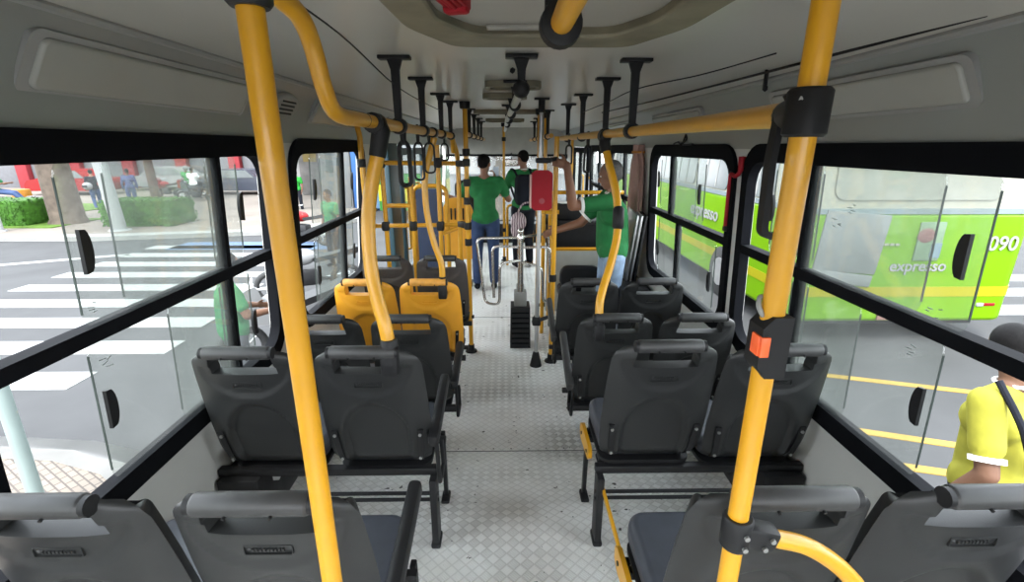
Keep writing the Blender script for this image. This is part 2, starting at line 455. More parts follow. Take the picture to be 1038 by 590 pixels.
# side walls with rounded window openings
def wall_module(bm, side, y0, y1, z0, z1, hole=None):
    X = XL if side < 0 else XR
    def f0(a, b): return Vector((X(b), a, b))
    def f1(a, b): return Vector((X(b)+side*.05, a, b))
    if hole is None:
        prism(bm, [(y1, z1), (y0, z1), (y0, z0), (y1, z0)], f0, f1); return
    h0, h1, g0, g1, r = hole
    inner = rrect(h0, h1, g0, g1, r)
    outer = []
    n1 = len(inner)//4
    for i, (a, b) in enumerate(inner):
        s = i//n1; k = i % n1; mid = (n1-1)/2
        cx, cz = ((y1, z1), (y0, z1), (y0, z0), (y1, z0))[s]
        if k == round(mid): outer.append((cx, cz))
        elif (k < mid) == (s in (0, 2)): outer.append((cx, b))
        else: outer.append((a, cz))
    ring_prism(bm, outer, inner, f0, f1)

ZT_L, ZT_R, ZB = 1.67, 1.64, .62
WIN_L = [(-1.45, 2.33), (2.585, 3.90)]
WIN_R = [(-1.45, 2.40), (2.53, 3.98), (4.32, 5.6), (5.72, 6.9)]
bm = nb()
wall_module(bm, -1, Y_REAR, 2.455, ZB-.01, ZT_L, (WIN_L[0][0], WIN_L[0][1], ZB, ZT_L-.003, .13))
wall_module(bm, -1, 2.455, 4.02, ZB-.01, ZT_L, (WIN_L[1][0], WIN_L[1][1], ZB, ZT_L-.003, .13))
prism(bm, [(4.25, ZB-.01), (Y_REAR, ZB-.01), (Y_REAR, -.22), (4.25, -.22)], lambda a, b: Vector((-1.195, a, b)), lambda a, b: Vector((-1.245, a, b)))
wall_module(bm, -1, 4.02, 4.25, ZB-.01, ZT_L)
wall_module(bm, -1, 6.9, 8.0, ZB-.01, ZT_L); 
prism(bm, [(Y_FRONT, ZB-.01), (6.9, ZB-.01), (6.9, -.22), (Y_FRONT, -.22)], lambda a, b: Vector((-1.195, a, b)), lambda a, b: Vector((-1.245, a, b)))
wall_module(bm, -1, 8.0, Y_FRONT, ZB-.01, ZT_L, (8.1, 9.4, ZB, ZT_L-.003, .1))
struct('wall_left', bm, M_WALL)
bm = nb()
edges = [Y_REAR, 2.465, 4.15, 5.66, 7.0]
for i, w in enumerate(WIN_R):
    wall_module(bm, 1, edges[i], edges[i+1], ZB-.01, ZT_R, (w[0], w[1], ZB, ZT_R-.003, .13))
wall_module(bm, 1, 8.5, Y_FRONT, ZB-.01, ZT_R)
prism(bm, [(7.0, ZB-.01), (Y_REAR, ZB-.01), (Y_REAR, -.22), (7.0, -.22)], lambda a, b: Vector((1.25, a, b)), lambda a, b: Vector((1.30, a, b)))
prism(bm, [(Y_FRONT, ZB-.01), (8.5, ZB-.01), (8.5, -.22), (Y_FRONT, -.22)], lambda a, b: Vector((1.25, a, b)), lambda a, b: Vector((1.30, a, b)))
struct('wall_right', bm, M_WALL)
# unseen back wall, its rear window opening made large for light from behind
bm = nb()
outer = [(1.28, 1.99), (-1.25, 1.99), (-1.25, -.2), (1.28, -.2)]
inner = [(1.05, 1.75), (-1.0, 1.75), (-1.0, .6), (1.05, .6)]
ring_prism(bm, outer, inner, lambda a, b: Vector((a, Y_REAR, b)), lambda a, b: Vector((a, Y_REAR-.05, b)))
struct('wall_back', bm, M_WALL)
# front bulkhead above the windshield and dash below
bm = nb()
prism(bm, [(1.3, 2.0), (-1.26, 2.0), (-1.26, 1.49), (1.3, 1.49)], lambda a, b: Vector((a, Y_FRONT, b)), lambda a, b: Vector((a, Y_FRONT+.06, b)))
struct('wall_front', bm, M_DESK)
w = struct('window_7', loc=(0, Y_FRONT+.05, .3))
bm = nb(); ring_prism(bm, rrect(-1.24, 1.29, -.15, 1.5, .1), rrect(-1.17, 1.22, .22, 1.46, .1), lambda a, b: Vector((a, Y_FRONT+.06, b)), lambda a, b: Vector((a, Y_FRONT, b)))
struct('window_frame', bm, M_RUB, w)
bm = nb(); box(bm, (.03, Y_FRONT+.03, .85), (2.4, .008, 1.3)); struct('pane', bm, M_GLASS2, w)

# ------------------------------------------------------------------ windows
def make_window(n, side, y0, y1, dividers, panes, handles, marks=()):
    """panes: (ya, yb, 'u'|'l', layer); handles: (y, z, dir); frame, bars, sliding panes and finger grips"""
    X = XL if side < 0 else XR
    zt = (ZT_L if side < 0 else ZT_R); zb = ZB
    w = struct('window_%d' % n, loc=(X(1.1), (y0+y1)/2, zb))
    def at(off): return lambda a, b: Vector((X(b)+side*off, a, b))
    bm = nb()
    ring_prism(bm, rrect(y0-.025, y1+.025, zb-.02, zt+.02, .15), rrect(y0+.035, y1-.035, zb+.055, zt-.062, .11), at(-.018), at(.030))
    struct('window_frame', bm, M_RUB, w)
    zm = 1.145
    bm = nb(); prism(bm, [(y1-.02, zm+.022), (y0+.02, zm+.022), (y0+.02, zm-.022), (y1-.02, zm-.022)], at(-.016), at(.035))
    struct('mid_bar', bm, M_RUB, w)
    for d in dividers:
        yy, a, b = d
        bm = nb(); prism(bm, [(yy+.013, b), (yy-.013, b), (yy-.013, a), (yy+.013, a)], at(-.008), at(.03)); struct('divider', bm, M_RUB, w)
    for (ya, yb, ul, lay) in panes:
        z0, z1 = (zm+.01, zt-.045) if ul == 'u' else (zb+.04, zm-.01)
        bm = nb(); off = .004+.012*lay
        prism(bm, rrect(ya, yb, z0, z1, .05, 4), at(off), at(off+.005))
        pn = struct('sliding_pane', bm, M_GLASS, w)
        bm = nb()   # ground edge of the pane
        for yy in (ya, yb):
            prism(bm, [(yy+.0008, z1-.05), (yy-.0008, z1-.05), (yy-.0008, z0+.05), (yy+.0008, z0+.05)], at(off-.0005), at(off+.0055))
        struct('pane_edge', bm, M_EDGE, pn)
    for (yy, zz, dr) in handles:
        bm = nb()
        pts = [(yy+dr*.022*math.cos(t)*1.0 if abs(math.cos(t)) > 0 else yy, zz+.062*math.sin(t)) for t in [PI/2-k*PI/10 for k in range(11)]]
        pts = [(yy-dr*.012, zz+.062)]+pts[1:-1]+[(yy-dr*.012, zz-.062)]
        prism(bm, pts, at(-.007), at(.004))
        struct('finger_grip', bm, M_BLK, w)
    for (yy, zz) in marks:
        bm = nb()
        for k in range(4):
            a = Vector((X(zz)-side*.001, yy+random.uniform(-.025, .025), zz+.009*k-.015)); b = a+Vector((0, random.uniform(.010, .028), random.uniform(-.006, .006)))
            bar(bm, a, b, .002, .0025)
        struct('glass_mark', bm, M_ETCH, w)
    return w
zl, zh = ZB+.04, ZT_L-.05
make_window(1, -1, *WIN_L[0], [(1.93, zl, zh), (.93, zl, zh)],
            [(1.235, 1.94, 'u', 0), (1.40, 1.98, 'u', 1), (1.90, 2.115, 'u', 2), (-.6, .5, 'u', 1), (1.225, 1.94, 'l', 0), (1.57, 1.98, 'l', 1), (1.9, 2.13, 'l', 2), (-.6, .6, 'l', 0)],
            [(1.275, 1.375, 1), (1.255, .905, 1), (2.075, 1.40, -1), (2.09, .86, -1)], [(1.27, 1.22), (1.27, 1.05)])
make_window(2, -1, *WIN_L[1], [(3.42, zl, zh)],
            [(2.86, 3.44, 'u', 0), (3.05, 3.46, 'u', 1), (3.40, 3.7, 'u', 2), (2.86, 3.44, 'l', 0), (2.95, 3.46, 'l', 1), (3.4, 3.7, 'l', 2)],
            [(2.90, 1.40, 1), (2.90, .87, 1), (3.62, 1.40, -1), (3.62, .87, -1)])
zl, zh = ZB+.04, ZT_R-.05
make_window(3, 1, *WIN_R[0], [(1.89, zl, zh), (.9, zl, zh)],
            [(1.155, 1.90, 'u', 0), (1.32, 1.95, 'u', 1), (1.86, 2.19, 'u', 2), (-.6, .5, 'u', 1), (1.20, 1.90, 'l', 0), (1.54, 1.95, 'l', 1), (1.86, 2.17, 'l', 2), (-.6, .55, 'l', 0)],
            [(1.205, 1.37, 1), (1.235, .905, 1), (2.15, 1.38, -1)], [(1.25, 1.14+.06), (1.28, 1.06), (1.7, 1.38), (1.62, 1.44)])
make_window(4, 1, *WIN_R[1], [(3.52, 1.145, zh), (3.34, zl, 1.145)],
            [(2.92, 3.54, 'u', 0), (3.08, 3.54, 'u', 1), (3.5, 3.84, 'u', 2), (2.70, 3.36, 'l', 0), (3.3, 3.8, 'l', 1)],
            [(2.98, 1.36, 1), (3.80, 1.40, -1), (2.75, .86, 1), (3.75, .86, -1)])
make_window(5, 1, *WIN_R[2], [(4.95, zl, zh)], [(4.5, 5.55, 'u', 0), (4.36, 5.55, 'l', 0)], [(5.0, 1.38, 1)])
make_window(6, 1, *WIN_R[3], [(6.3, zl, zh)], [(5.77, 6.85, 'u', 0), (5.77, 6.85, 'l', 0)], [(6.35, 1.38, 1)])

# doors: folded leaves at the left side, front door on the right
def door_leaf(nm, X, y0, y1, m):
    d = struct(nm, loc=(X, (y0+y1)/2, FLOW))
    bm = nb(); ring_prism(bm, rrect(y0, y1, FLOW+.02, 1.63, .04, 3), rrect(y0+.06, y1-.06, .25, 1.55, .05, 3), lambda a, b: Vector((X, a, b)), lambda a, b: Vector((X-.04, a, b)))
    struct('door_frame', bm, m, d)
    bm = nb(); box(bm, (X-.02, (y0+y1)/2, .9), (.006, y1-y0-.1, 1.34)); struct('pane', bm, M_GLASS, d)
    bm = nb(); tube(bm, fillet([(X, y0+.1, .5), (X+.05, y0+.1, .5), (X+.05, y0+.1, 1.2), (X, y0+.1, 1.2)], .03), .014, 10); struct('grab_bar', bm, M_YEL, d)
door_leaf('door_1', -1.15, 5.35, 6.1, M_TEAL)
door_leaf('door_2', -1.15, 6.12, 6.88, M_TEAL)
door_leaf('door_3', 1.22, 7.05, 7.75, M_RUB)
door_leaf('door_4', 1.22, 7.76, 8.46, M_RUB)
bm = nb(); box(bm, (-1.17, 4.93, .75), (.10, .42, 1.86), bev=.015); struct('trim_2', bm, M_TEAL)
bm = nb(); box(bm, (-1.14, 5.31, .78), (.05, .09, 1.75), bev=.01); struct('trim_3', bm, M_TEAL)

# ------------------------------------------------------------------ seats
HW = ([.395, .415, .45, .52, .62, .75, .86, .91, .945, .97, .99], [.150, .178, .198, .207, .209, .206, .200, .196, .189, .178, .156])
def seat_y(x, z):
    y = -(z-.93)*.20
    hw = interp(z, *HW); s = x/hw
    y += .040*abs(s)**3.2
    if z < .48: y += .055*((.48-z)/.085)**2
    if z > .93: y += .012*((z-.93)/.06)**2
    # arched hollow low in the back
    d = math.sqrt((x/.128)**2+((z-.58)/.165)**2) if z > .58 else abs(x)/.128
    y += .020*(1-sstep(.88, 1.04, d))
    # smile shaped step under the handle slot
    d2 = math.sqrt((x/.165)**2+((z-.915)/.135)**2)
    if z < .915: y += .008*(1-sstep(.93, 1.02, d2))
    return y

def make_seat(name, label, m_shell, m_hand, group):
    t = thing(name, label, 'bus seat', (0, 0, 0), 0, group)
    bm = nb()
    NX = 40; zs = [.395+(.99-.395)*k/48 for k in range(49)]
    grid = []
    for z in zs:
        hw = interp(z, *HW)
        row = []
        for i in range(NX+1):
            ss = -1+2*i/NX; tt = max(0, (z-.90)/.09)
            row.append(bm.verts.new((hw*ss, seat_y(hw*ss, z), z-.022*tt*max(0, (abs(ss)-.58)/.42)**2.2-.014*tt)))
        grid.append(row)
    for j in range(48):
        for i in range(NX):
            s = abs(-1+2*(i+.5)/NX)
            if zs[j] > .872-.0001 and s < .60: continue
            bm.faces.new((grid[j][i], grid[j][i+1], grid[j+1][i+1], grid[j+1][i]))
    loose = [v for v in bm.verts if not v.link_faces]
    bmesh.ops.delete(bm, geom=loose, context='VERTS')
    back = obj('backrest', bm, m_shell, t)
    md = back.modifiers.new('s', 'SOLIDIFY'); md.thickness = .044; md.offset = 1.0
    # make the thickness grow to the front of the seat
    md.offset = -1.0 if sum(p.normal.y*p.area for p in back.data.polygons) < 0 else 1.0
    bv = back.modifiers.new('b', 'BEVEL'); bv.width = .015; bv.segments = 4; bv.limit_method = 'ANGLE'; bv.angle_limit = math.radians(50)
    bake(back)
    for p in back.data.polygons: p.use_smooth = True
    # handle roll across the notch, with dark end collars
    bm = nb()
    zc = .972; yb = seat_y(0, .95)+.004
    tube(bm, [(-.118, yb, zc), (-.112, yb, zc), (-.108, yb, zc), (.108, yb, zc), (.112, yb, zc), (.118, yb, zc)], [.018, .023, .0245, .0245, .023, .018], 20)
    h = obj('grab_handle', bm, m_hand, t)
    for s in (-1, 1):
        bm = nb(); cyl(bm, (s*.110, yb, zc), (s*.126, yb, zc), .021, 16); obj('handle_collar', bm, M_BLK, h)
        bm = nb(); cyl(bm, (s*.045, yb-.020, zc-.012), (s*.045, yb-.027, zc-.014), .0035, 8); obj('screw', bm, M_BLK, h)
    # embossed maker plate
    bm = nb()
    zz = .832; y0 = seat_y(0, zz)
    R = Matrix.Rotation(.20, 3, 'X')
    ring_prism(bm, rrect(-.052, .052, -.013, .013, .003, 2), rrect(-.050, .050, -.011, .011, .003, 2),
               lambda a, b: Vector((a, y0-.0035, zz+b)), lambda a, b: Vector((a, y0+.004, zz+b)))
    for k in range(9):
        box(bm, (-.032+k*.008, y0-.001, zz), (.0045, .006, .009), R)
    sph(bm, (-.042, y0, zz), (.005, .003, .005), 1)
    obj('maker_plate', bm, m_shell, t)
    # mounting strips with bolts
    for s in (-1, 1):
        bm = nb()
        pts = []
        for k in range(9):
            z = .436+.168*k/8; x = s*(.156+.012*k/8); pts.append(Vector((x, seat_y(x, z)-.005, z)))
        rings = []
        for k, c in enumerate(pts):
            rings.append([bm.verts.new(c+Vector((dx, dy, 0))) for dx, dy in ((-.011, -.005), (.011, -.005), (.011, .006), (-.011, .006))])
        for k in range(8):
            for m_ in range(4): bm.faces.new((rings[k][m_], rings[k][(m_+1) % 4], rings[k+1][(m_+1) % 4], rings[k+1][m_]))
        bm.faces.new(rings[0]); bm.faces.new(list(reversed(rings[-1])))
        st = obj('mounting_strip', bm, M_BLK, t)
        for f in (1, 7):
            c = pts[f]; bm = nb(); cyl(bm, c+Vector((0, -.004, 0)), c+Vector((0, -.011, 0)), .0065, 8); obj('bolt', bm, M_BOLT, st)
    # cushion: a rounded wedge in front of the back
    bm = nb()
    prism(bm, rrect(-.185, .185, .165, .52, .06, 5), lambda a, b: Vector((a, b, .465+.02*(b-.11)/.4)), lambda a, b: Vector((a, b, .392)))
    cu = obj('cushion', bm, M_CUSH, t)
    bv = cu.modifiers.new('b', 'BEVEL'); bv.width = .028; bv.segments = 4; bv.limit_method = 'ANGLE'; bv.angle_limit = math.radians(40)
    bake(cu)
    for p in cu.data.polygons: p.use_smooth = True
    bm = nb()
    prism(bm, rrect(-.19, .19, .14, .49, .05, 4), lambda a, b: Vector((a, b, .394)), lambda a, b: Vector((a, b, .378)))
    obj('seat_pan', bm, M_BLK, t)
    return t

XLA, XLW, XRA, XRW = -.505, -.945, .583, 1.008
G_GREY = 'grey plastic bus seats'
s0 = make_seat('bus_seat', 'grey seat by the right aisle second from the camera, showing its bolted strips', M_SEAT, M_HAND, G_GREY)
s0.location = (XRA, 1.53, 0)
ROWS = [.775, 1.53, 2.25, 2.92, 3.60]
def ps(x, r, label, src=s0, dx=0, grp=G_GREY):
    return dup(src, (x+dx, ROWS[r], zf(ROWS[r]+.3)), 0, label, grp)
ps(XRW, 1, 'grey seat at the right window behind the pole with the stop button, scuffed back')
ps(XRA, 0, 'nearest right grey seat, with slate cushion showing, at foot of the right yellow pole')
ps(XRW, 0, 'grey seat cut off by the lower right corner of the picture')
ps(XLA, 0, 'nearest grey seat crossed by the left yellow pole, black armrest beside the aisle')
ps(XLW, 0, 'grey seat cut off by the lower left corner of the picture')
ps(XLA, 1, 'grey aisle seat with the thick curved yellow pole standing in its top corner')
ps(XLW, 1, 'grey window seat on the left beside the bare grey wall, whole back in view')
ps(XLA, 2, 'grey aisle seat directly behind the yellow aisle seat, small armrest beside it')
ps(XLW, 2, 'grey window seat mostly hidden by the left yellow pole, behind yellow window seat')
ps(XRA, 2, 'grey aisle seat on the right with a bent yellow pole rising from its top', dx=-.01)
ps(XRW, 2, 'grey window seat on the right, third from camera, half hidden by the seats before it')
ps(XRA, 3, 'grey aisle seat on the right right behind the man in the light jeans', dx=-.035)
ps(XRW, 3, 'farthest grey window seat on the right, under the second window', dx=-.03)
sy = make_seat('bus_seat', 'yellow priority seat by the left window', M_SEATY, M_HANDY, 'yellow priority seats')
sy.location = (-.925, ROWS[3], FLOW)
ps(XLA+.005, 3, 'yellow priority seat by the left aisle with a black pole socket on top', sy, grp='yellow priority seats')
sd = make_seat('bus_seat', 'brownish grey seat by the left window ahead of the yellow seats', M_SEATD, M_HAND, 'brownish grey seats')
sd.location = (-.94, ROWS[4], FLOW)
ps(XLA-.005, 4, 'brownish grey seat by the left aisle ahead of the yellow seats', sd, grp='brownish grey seats')

# bench frames carrying each pair of seats
def bench(side, r, label, armrest, rear_leg, plate, xa_off=0):
    y = ROWS[r]; z0 = zf(y+.3)
    xa = (XLA-.225 if side < 0 else XRA+.215)  # not used directly
    aisle = -.285 if side < 0 else .372
    aisle += xa_off
    wall = -1.19 if side < 0 else 1.245
    t = thing('seat_frame', label, 'seat frame', (aisle, y, z0), 0, 'black steel bench frames')
    def W(x, yy, z): return Vector((x, yy, z+z0))
    bm = nb(); bar(bm, W(aisle, y+.14, .375), W(wall, y+.14, .375), .035, .034, bev=.004)
    bar(bm, W(aisle, y+.40, .340), W(wall, y+.40, .340), .03, .028, bev=.004)
    obj('cross_member', bm, M_STEEL, t, True)
    bm = nb()
    for dz in (.0, .032):
        cyl(bm, W(aisle if r < 2 else aisle+side*.2, y+.12, .24+dz), W(wall, y+.12, .24+dz), .008, 10)
    obj('stretcher', bm, M_STEEL, t, True)
    bm = nb(); box(bm, W(wall-.09*side, y+.27, .24), (.17, .36, .24), bev=.01)
    obj('wall_bracket', bm, M_BLK, t, True)
    lx = aisle+side*(.018 if r < 2 else .20)
    for yy in (y+.12, y+.43):
        bm = nb()
        zz = zf(yy)-z0
        bar(bm, W(lx, yy, .36), W(lx, yy+(.0 if yy < y+.2 else .02), zz+.012), .028 if yy < y+.2 else .02, .075 if yy < y+.2 else .03, up=(0, 1, 0), bev=.004)
        lg = obj('leg', bm, M_STEEL, t, True)
        bm = nb(); box(bm, W(lx, yy, zz+.012), (.04, .085, .024), bev=.008)
        obj('foot', bm, M_BLK, lg, True)
    if plate:
        bm = nb()
        prism(bm, [(.20, .0), (.39, -.02), (.42, .0), (.42, .045), (.39, .065), (.20, .065), (.18, .05), (.18, .02)],
              lambda a, b: W(aisle-.012, y+.05+a, .335+b), lambda a, b: W(aisle+.004, y+.05+a, .335+b))
        pl = obj('side_plate', bm, M_YEL, t, True, label='yellow painted plate under the cushion')
        for a in (.23, .37):
            bm = nb(); cyl(bm, W(aisle-.016, y+.05+a, .358), W(aisle-.010, y+.05+a, .358), .008, 8)
            obj('bolt', bm, M_STEEL, pl, True)
        bm = nb(); bar(bm, W(aisle+.03, y+.10, .30), W(aisle+.03, y-.24, .29), .012, .022, bev=.003)
        obj('side_strip', bm, M_YEL, t, True, label='yellow strip running back between the legs')
    if armrest:
        ax = aisle+.0
        bm = nb()
        pts = [W(ax, y+.05, .565), W(ax, y+.47, .63)] if side < 0 else [W(ax, y+.05, .545), W(ax, y+.46, .70)]
        bar(bm, pts[0], pts[1], .042, .055, bev=.014)
        ar = obj('armrest', bm, M_HAND if side > 0 else M_BLK, t, True)
        bm = nb()
        tube(bm, fillet([W(ax+.012, y+.06, .56), W(ax+.014, y+.085, .355), W(ax+.014, y+.20, .36), W(ax+.014, y+.17, .50)], .01, 4), .009, 10)
        obj('armrest_bracket', bm, M_STEEL, ar, True)
    return t
bench(-1, 0, 'black bench frame under the nearest left seats', True, True, False)
bench(-1, 1, 'black bench frame under the two left seats beside the bare wall', True, True, False)
bench(-1, 2, 'black bench frame under the grey left seats just behind the yellow pair', True, True, False)
bench(-1, 3, 'black bench frame under the pair of yellow seats', False, True, False)
bench(-1, 4, 'black bench frame under the brownish grey seats', False, True, False)
bench(1, 0, 'black bench frame with yellow side plate under the nearest right seats', False, True, True)
bench(1, 1, 'black bench frame with yellow side plate under the second right pair of seats', False, True, True)
bench(1, 2, 'black bench frame with grey sloping armrest under the right seats that carry the bent pole', True, True, False, -.02)
bench(1, 3, 'black bench frame with grey armrest under the right seats behind the man in light jeans', True, True, False, -.045)

# ------------------------------------------------------------------ poles, rails, hangers
R_P = .0205
def clamp(parent, c, r=.032, h=.06, name='clamp', axis=(0, 0, 1)):
    bm = nb(); c = Vector(c); a = Vector(axis).normalized()
    tube(bm, [c-a*h/2, c-a*h*.45, c+a*h*.45, c+a*h/2], [r*.86, r, r, r*.86], 14)
    return obj(name, bm, M_BLK, parent, True)
def pole(name, label, pts, r=R_P, m=None, clamps=(), foot=False, cat='grab pole', group=None, ceil=False):
    p0 = Vector(pts[0])
    t = thing(name, label, cat, p0, 0, group)
    bm = nb(); tube(bm, pts, r, 18); obj('tube', bm, m or M_YEL, t, True)
    for c in clamps: clamp(t, c)
    if foot:
        bm = nb(); tube(bm, [p0, p0+Vector((0, 0, .012)), p0+Vector((0, 0, .02)), p0+Vector((0, 0, .07))], [.055, .052, .03, .028], 18)
        obj('floor_flange', bm, M_BLK, t, True)
    if ceil:
        q = Vector(pts[-1]); bm = nb(); tube(bm, [q-Vector((0, 0, .055)), q-Vector((0, 0, .05)), q-Vector((0, 0, .004)), q], [.030, .040, .044, .044], 18)
        obj('ceiling_socket', bm, M_BLK, t, True)
    return t
G_P = None
# near left pole
t = pole('grab_pole', 'straight yellow pole nearest the camera on the left, black socket at the ceiling', [(-.333, .70, 0), (-.331, .70, ZC)], .0178, foot=True)
bm = nb(); tube(bm, [(-.331, .70, 1.822), (-.331, .70, 1.828), (-.331, .70, 1.87), (-.331, .70, ZC)], [.024, .029, .031, .036], 20); obj('ceiling_socket', bm, M_BLK, t, True)
# near right pole with big tee, stop button and lower tee
PX, PY = .425, .70
t = pole('grab_pole', 'straight yellow pole nearest the camera on the right, carrying a stop button', [(.427, PY, 0), (.423, PY, ZC)], .0178, foot=True, ceil=True)
bm = nb()
tube(bm, [(.4235, PY, 1.662), (.4235, PY, 1.666), (.4235, PY, 1.722), (.4235, PY, 1.727)], [.025, .029, .029, .025], 18)
tube(bm, [(.4235, PY, 1.695), (.438, .76, 1.696), (.462, .82, 1.698)], [.026, .024, .0225], 16)
cl = obj('tee_clamp', bm, M_BLK, t, True)
for c in ((.404, .684, 1.712), (.402, .690, 1.682)):
    bm = nb(); sph(bm, c, .005, 1); obj('screw', bm, M_BOLT, cl, True)
bm = nb()
prism(bm, [(.022, .052), (-.008, .052), (-.024, .034), (-.024, -.032), (-.010, -.052), (.022, -.052)],
      lambda a, b: Vector((PX-.001+a, .676, 1.344+b)), lambda a, b: Vector((PX-.001+a, .720, 1.344+b)))
sb = obj('stop_button_box', bm, M_BLK, t, True, label='black stop request box')
bm = nb(); box(bm, (.4005, .690, 1.348), (.008, .024, .034), bev=.002)
box(bm, (.4055, .675, 1.348), (.015, .006, .034), bev=.002)
obj('button', bm, M_ORG, sb, True, label='orange push button')
bm = nb()
tube(bm, smooth_path([(.408, .697, 1.392), (.400, .70, 1.408), (.404, .707, 1.421), (.413, .707, 1.416), (.413, .70, 1.394)]), .004, 8)
obj('cable_loop', bm, M_GREYB, sb, True)
bm = nb()
tube(bm, [(.426, PY, .935), (.426, PY, .939), (.426, PY, .997), (.426, PY, 1.001)], [.024, .027, .027, .024], 18)
box(bm, (.466, .697, .961), (.064, .038, .045), Matrix.Rotation(.25, 3, 'Y'), bev=.008)
lt = obj('tee_clamp', bm, M_BLK, t, True)
for c in ((.482, .677, .966), (.470, .677, .948), (.430, .672, .978), (.430, .672, .952)):
    bm = nb(); cyl(bm, c, (c[0], c[1]-.005, c[2]), .0048, 10); obj('screw', bm, M_BOLT, lt, True)
bm = nb()
tube(bm, smooth_path([(.470, .697, .958), (.505, .70, .948), (.560, .70, .932), (.613, .70, .899), (.659, .70, .857), (.692, .70, .81), (.708, .70, .72), (.712, .70, .5), (.712, .70, .01)]), .0165, 18)
obj('branch_tube', bm, M_YEL, t, True, label='yellow tube curving down from the pole to the floor')

# longitudinal rails with hangers
HG = 'hangers'
def hanger(parent, x, y, zr):
    bm = nb()
    box(bm, (x, y, ZC-.006), (.125, .05, .014), bev=.003)
    prism(bm, [(.030, ZC-.012), (-.030, ZC-.012), (-.017, ZC-.05), (-.014, zr+.03), (.014, zr+.03), (.017, ZC-.05)],
          lambda a, b: Vector((x+a, y-.008, b)), lambda a, b: Vector((x+a, y+.008, b)))
    cyl(bm, (x, y-.02, zr), (x, y+.02, zr), .032, 16)
    return obj('hanger', bm, M_BLK, parent, True)
t = thing('handrail', 'yellow rail above the left aisle that bends up to the ceiling at its near end', 'handrail', (-.43, 1.5, 1.725))
bm = nb()
tube(bm, smooth_path([(-.47, .92, 1.975), (-.445, 1.04, 1.935), (-.43, 1.12, 1.91), (-.43, 1.175, 1.865), (-.43, 1.215, 1.79), (-.43, 1.265, 1.738), (-.43, 1.36, 1.724), (-.43, 1.5, 1.725), (-.43, 2.5, 1.725), (-.43, 3.85, 1.73), (-.425, 4.0, 1.70), (-.425, 4.06, 1.60)]), .0205, 18)
obj('rail_tube', bm, M_YEL, t, True)
for y in (2.03, 2.63, 3.38, 3.95): hanger(t, -.43, y, 1.727)
clamp(t, (-.43, 1.54, 1.725), .0215, .004, 'joint_ring', (0, 1, 0))
clamp(t, (-.43, 1.66, 1.722), .033, .07, 'clamp', (0, 1, 0)); clamp(t, (-.43, 2.98, 1.727), .03, .06, 'clamp', (0, 1, 0))
t = thing('handrail', 'yellow rail above the right aisle running forward from the near right pole', 'handrail', (.53, 1.0, 1.707))
bm = nb(); tube(bm, smooth_path([(.455, .80, 1.698), (.485, .98, 1.7017), (.517, 1.25, 1.7055), (.53, 1.6, 1.707), (.53, 2.1, 1.708), (.525, 3.0, 1.712), (.50, 4.4, 1.715)]), .0205, 18)
obj('rail_tube', bm, M_YEL, t, True)
for y in (2.08, 2.63, 3.42, 4.2): hanger(t, .53, y, 1.71)
clamp(t, (.527, 2.62, 1.70), .033, .08, 'clamp', (0, 1, 0))
t = thing('handrail', 'short yellow rail end under the roof hatch with a black end ring', 'handrail', (.103, .9, 1.862))
bm = nb(); tube(bm, [(.103, -.9, 1.862), (.103, .96, 1.862)], .0205, 18); obj('rail_tube', bm, M_YEL, t, True)
bm = nb(); tube(bm, [(.103, .945, 1.862), (.103, .95, 1.862), (.103, .978, 1.862), (.103, .985, 1.862)], [.030, .038, .040, .030], 22)
bar(bm, (.088, .965, 1.89), (.088, .965, ZC-.02), .03, .03); obj('end_ring', bm, M_BLK, t, True)
t = thing('handrail', 'thin grey rail under the middle of the ceiling beyond the hatch', 'handrail', (.062, 2.0, 1.86))
bm = nb(); tube(bm, [(.065, 2.0, 1.862), (.02, 4.1, 1.862), (.0, 7.2, 1.862)], .019, 14); obj('rail_tube', bm, M_GREYM, t, True)
for k, y in enumerate((2.0, 2.75, 3.5, 4.3, 5.2)): hanger(t, .065-.02*k*.5, y, 1.862)
bm = nb(); sph(bm, (.062, 1.985, 1.862), (.034, .03, .034), 2); sph(bm, (.03, 2.0, 1.93), .012, 1); obj('end_cap', bm, M_BLK, t, True)
t = thing('handrail', 'yellow rail continuing above the front left aisle past the double pole', 'handrail', (-.36, 4.3, 1.74))
bm = nb(); tube(bm, [(-.34, 4.25, 1.75), (-.34, 8.0, 1.75)], .0205, 14); obj('rail_tube', bm, M_YEL, t, True)
for y in (4.75, 5.5, 6.3, 7.1): hanger(t, -.34, y, 1.75)
t = thing('handrail', 'yellow rail continuing above the front right aisle past the grey pole', 'handrail', (.42, 4.5, 1.74))
bm = nb(); tube(bm, [(.42, 4.5, 1.74), (.42, 8.2, 1.74)], .0205, 14); obj('rail_tube', bm, M_YEL, t, True)
for y in (4.9, 5.6, 6.3, 7.1): hanger(t, .42, y, 1.74)

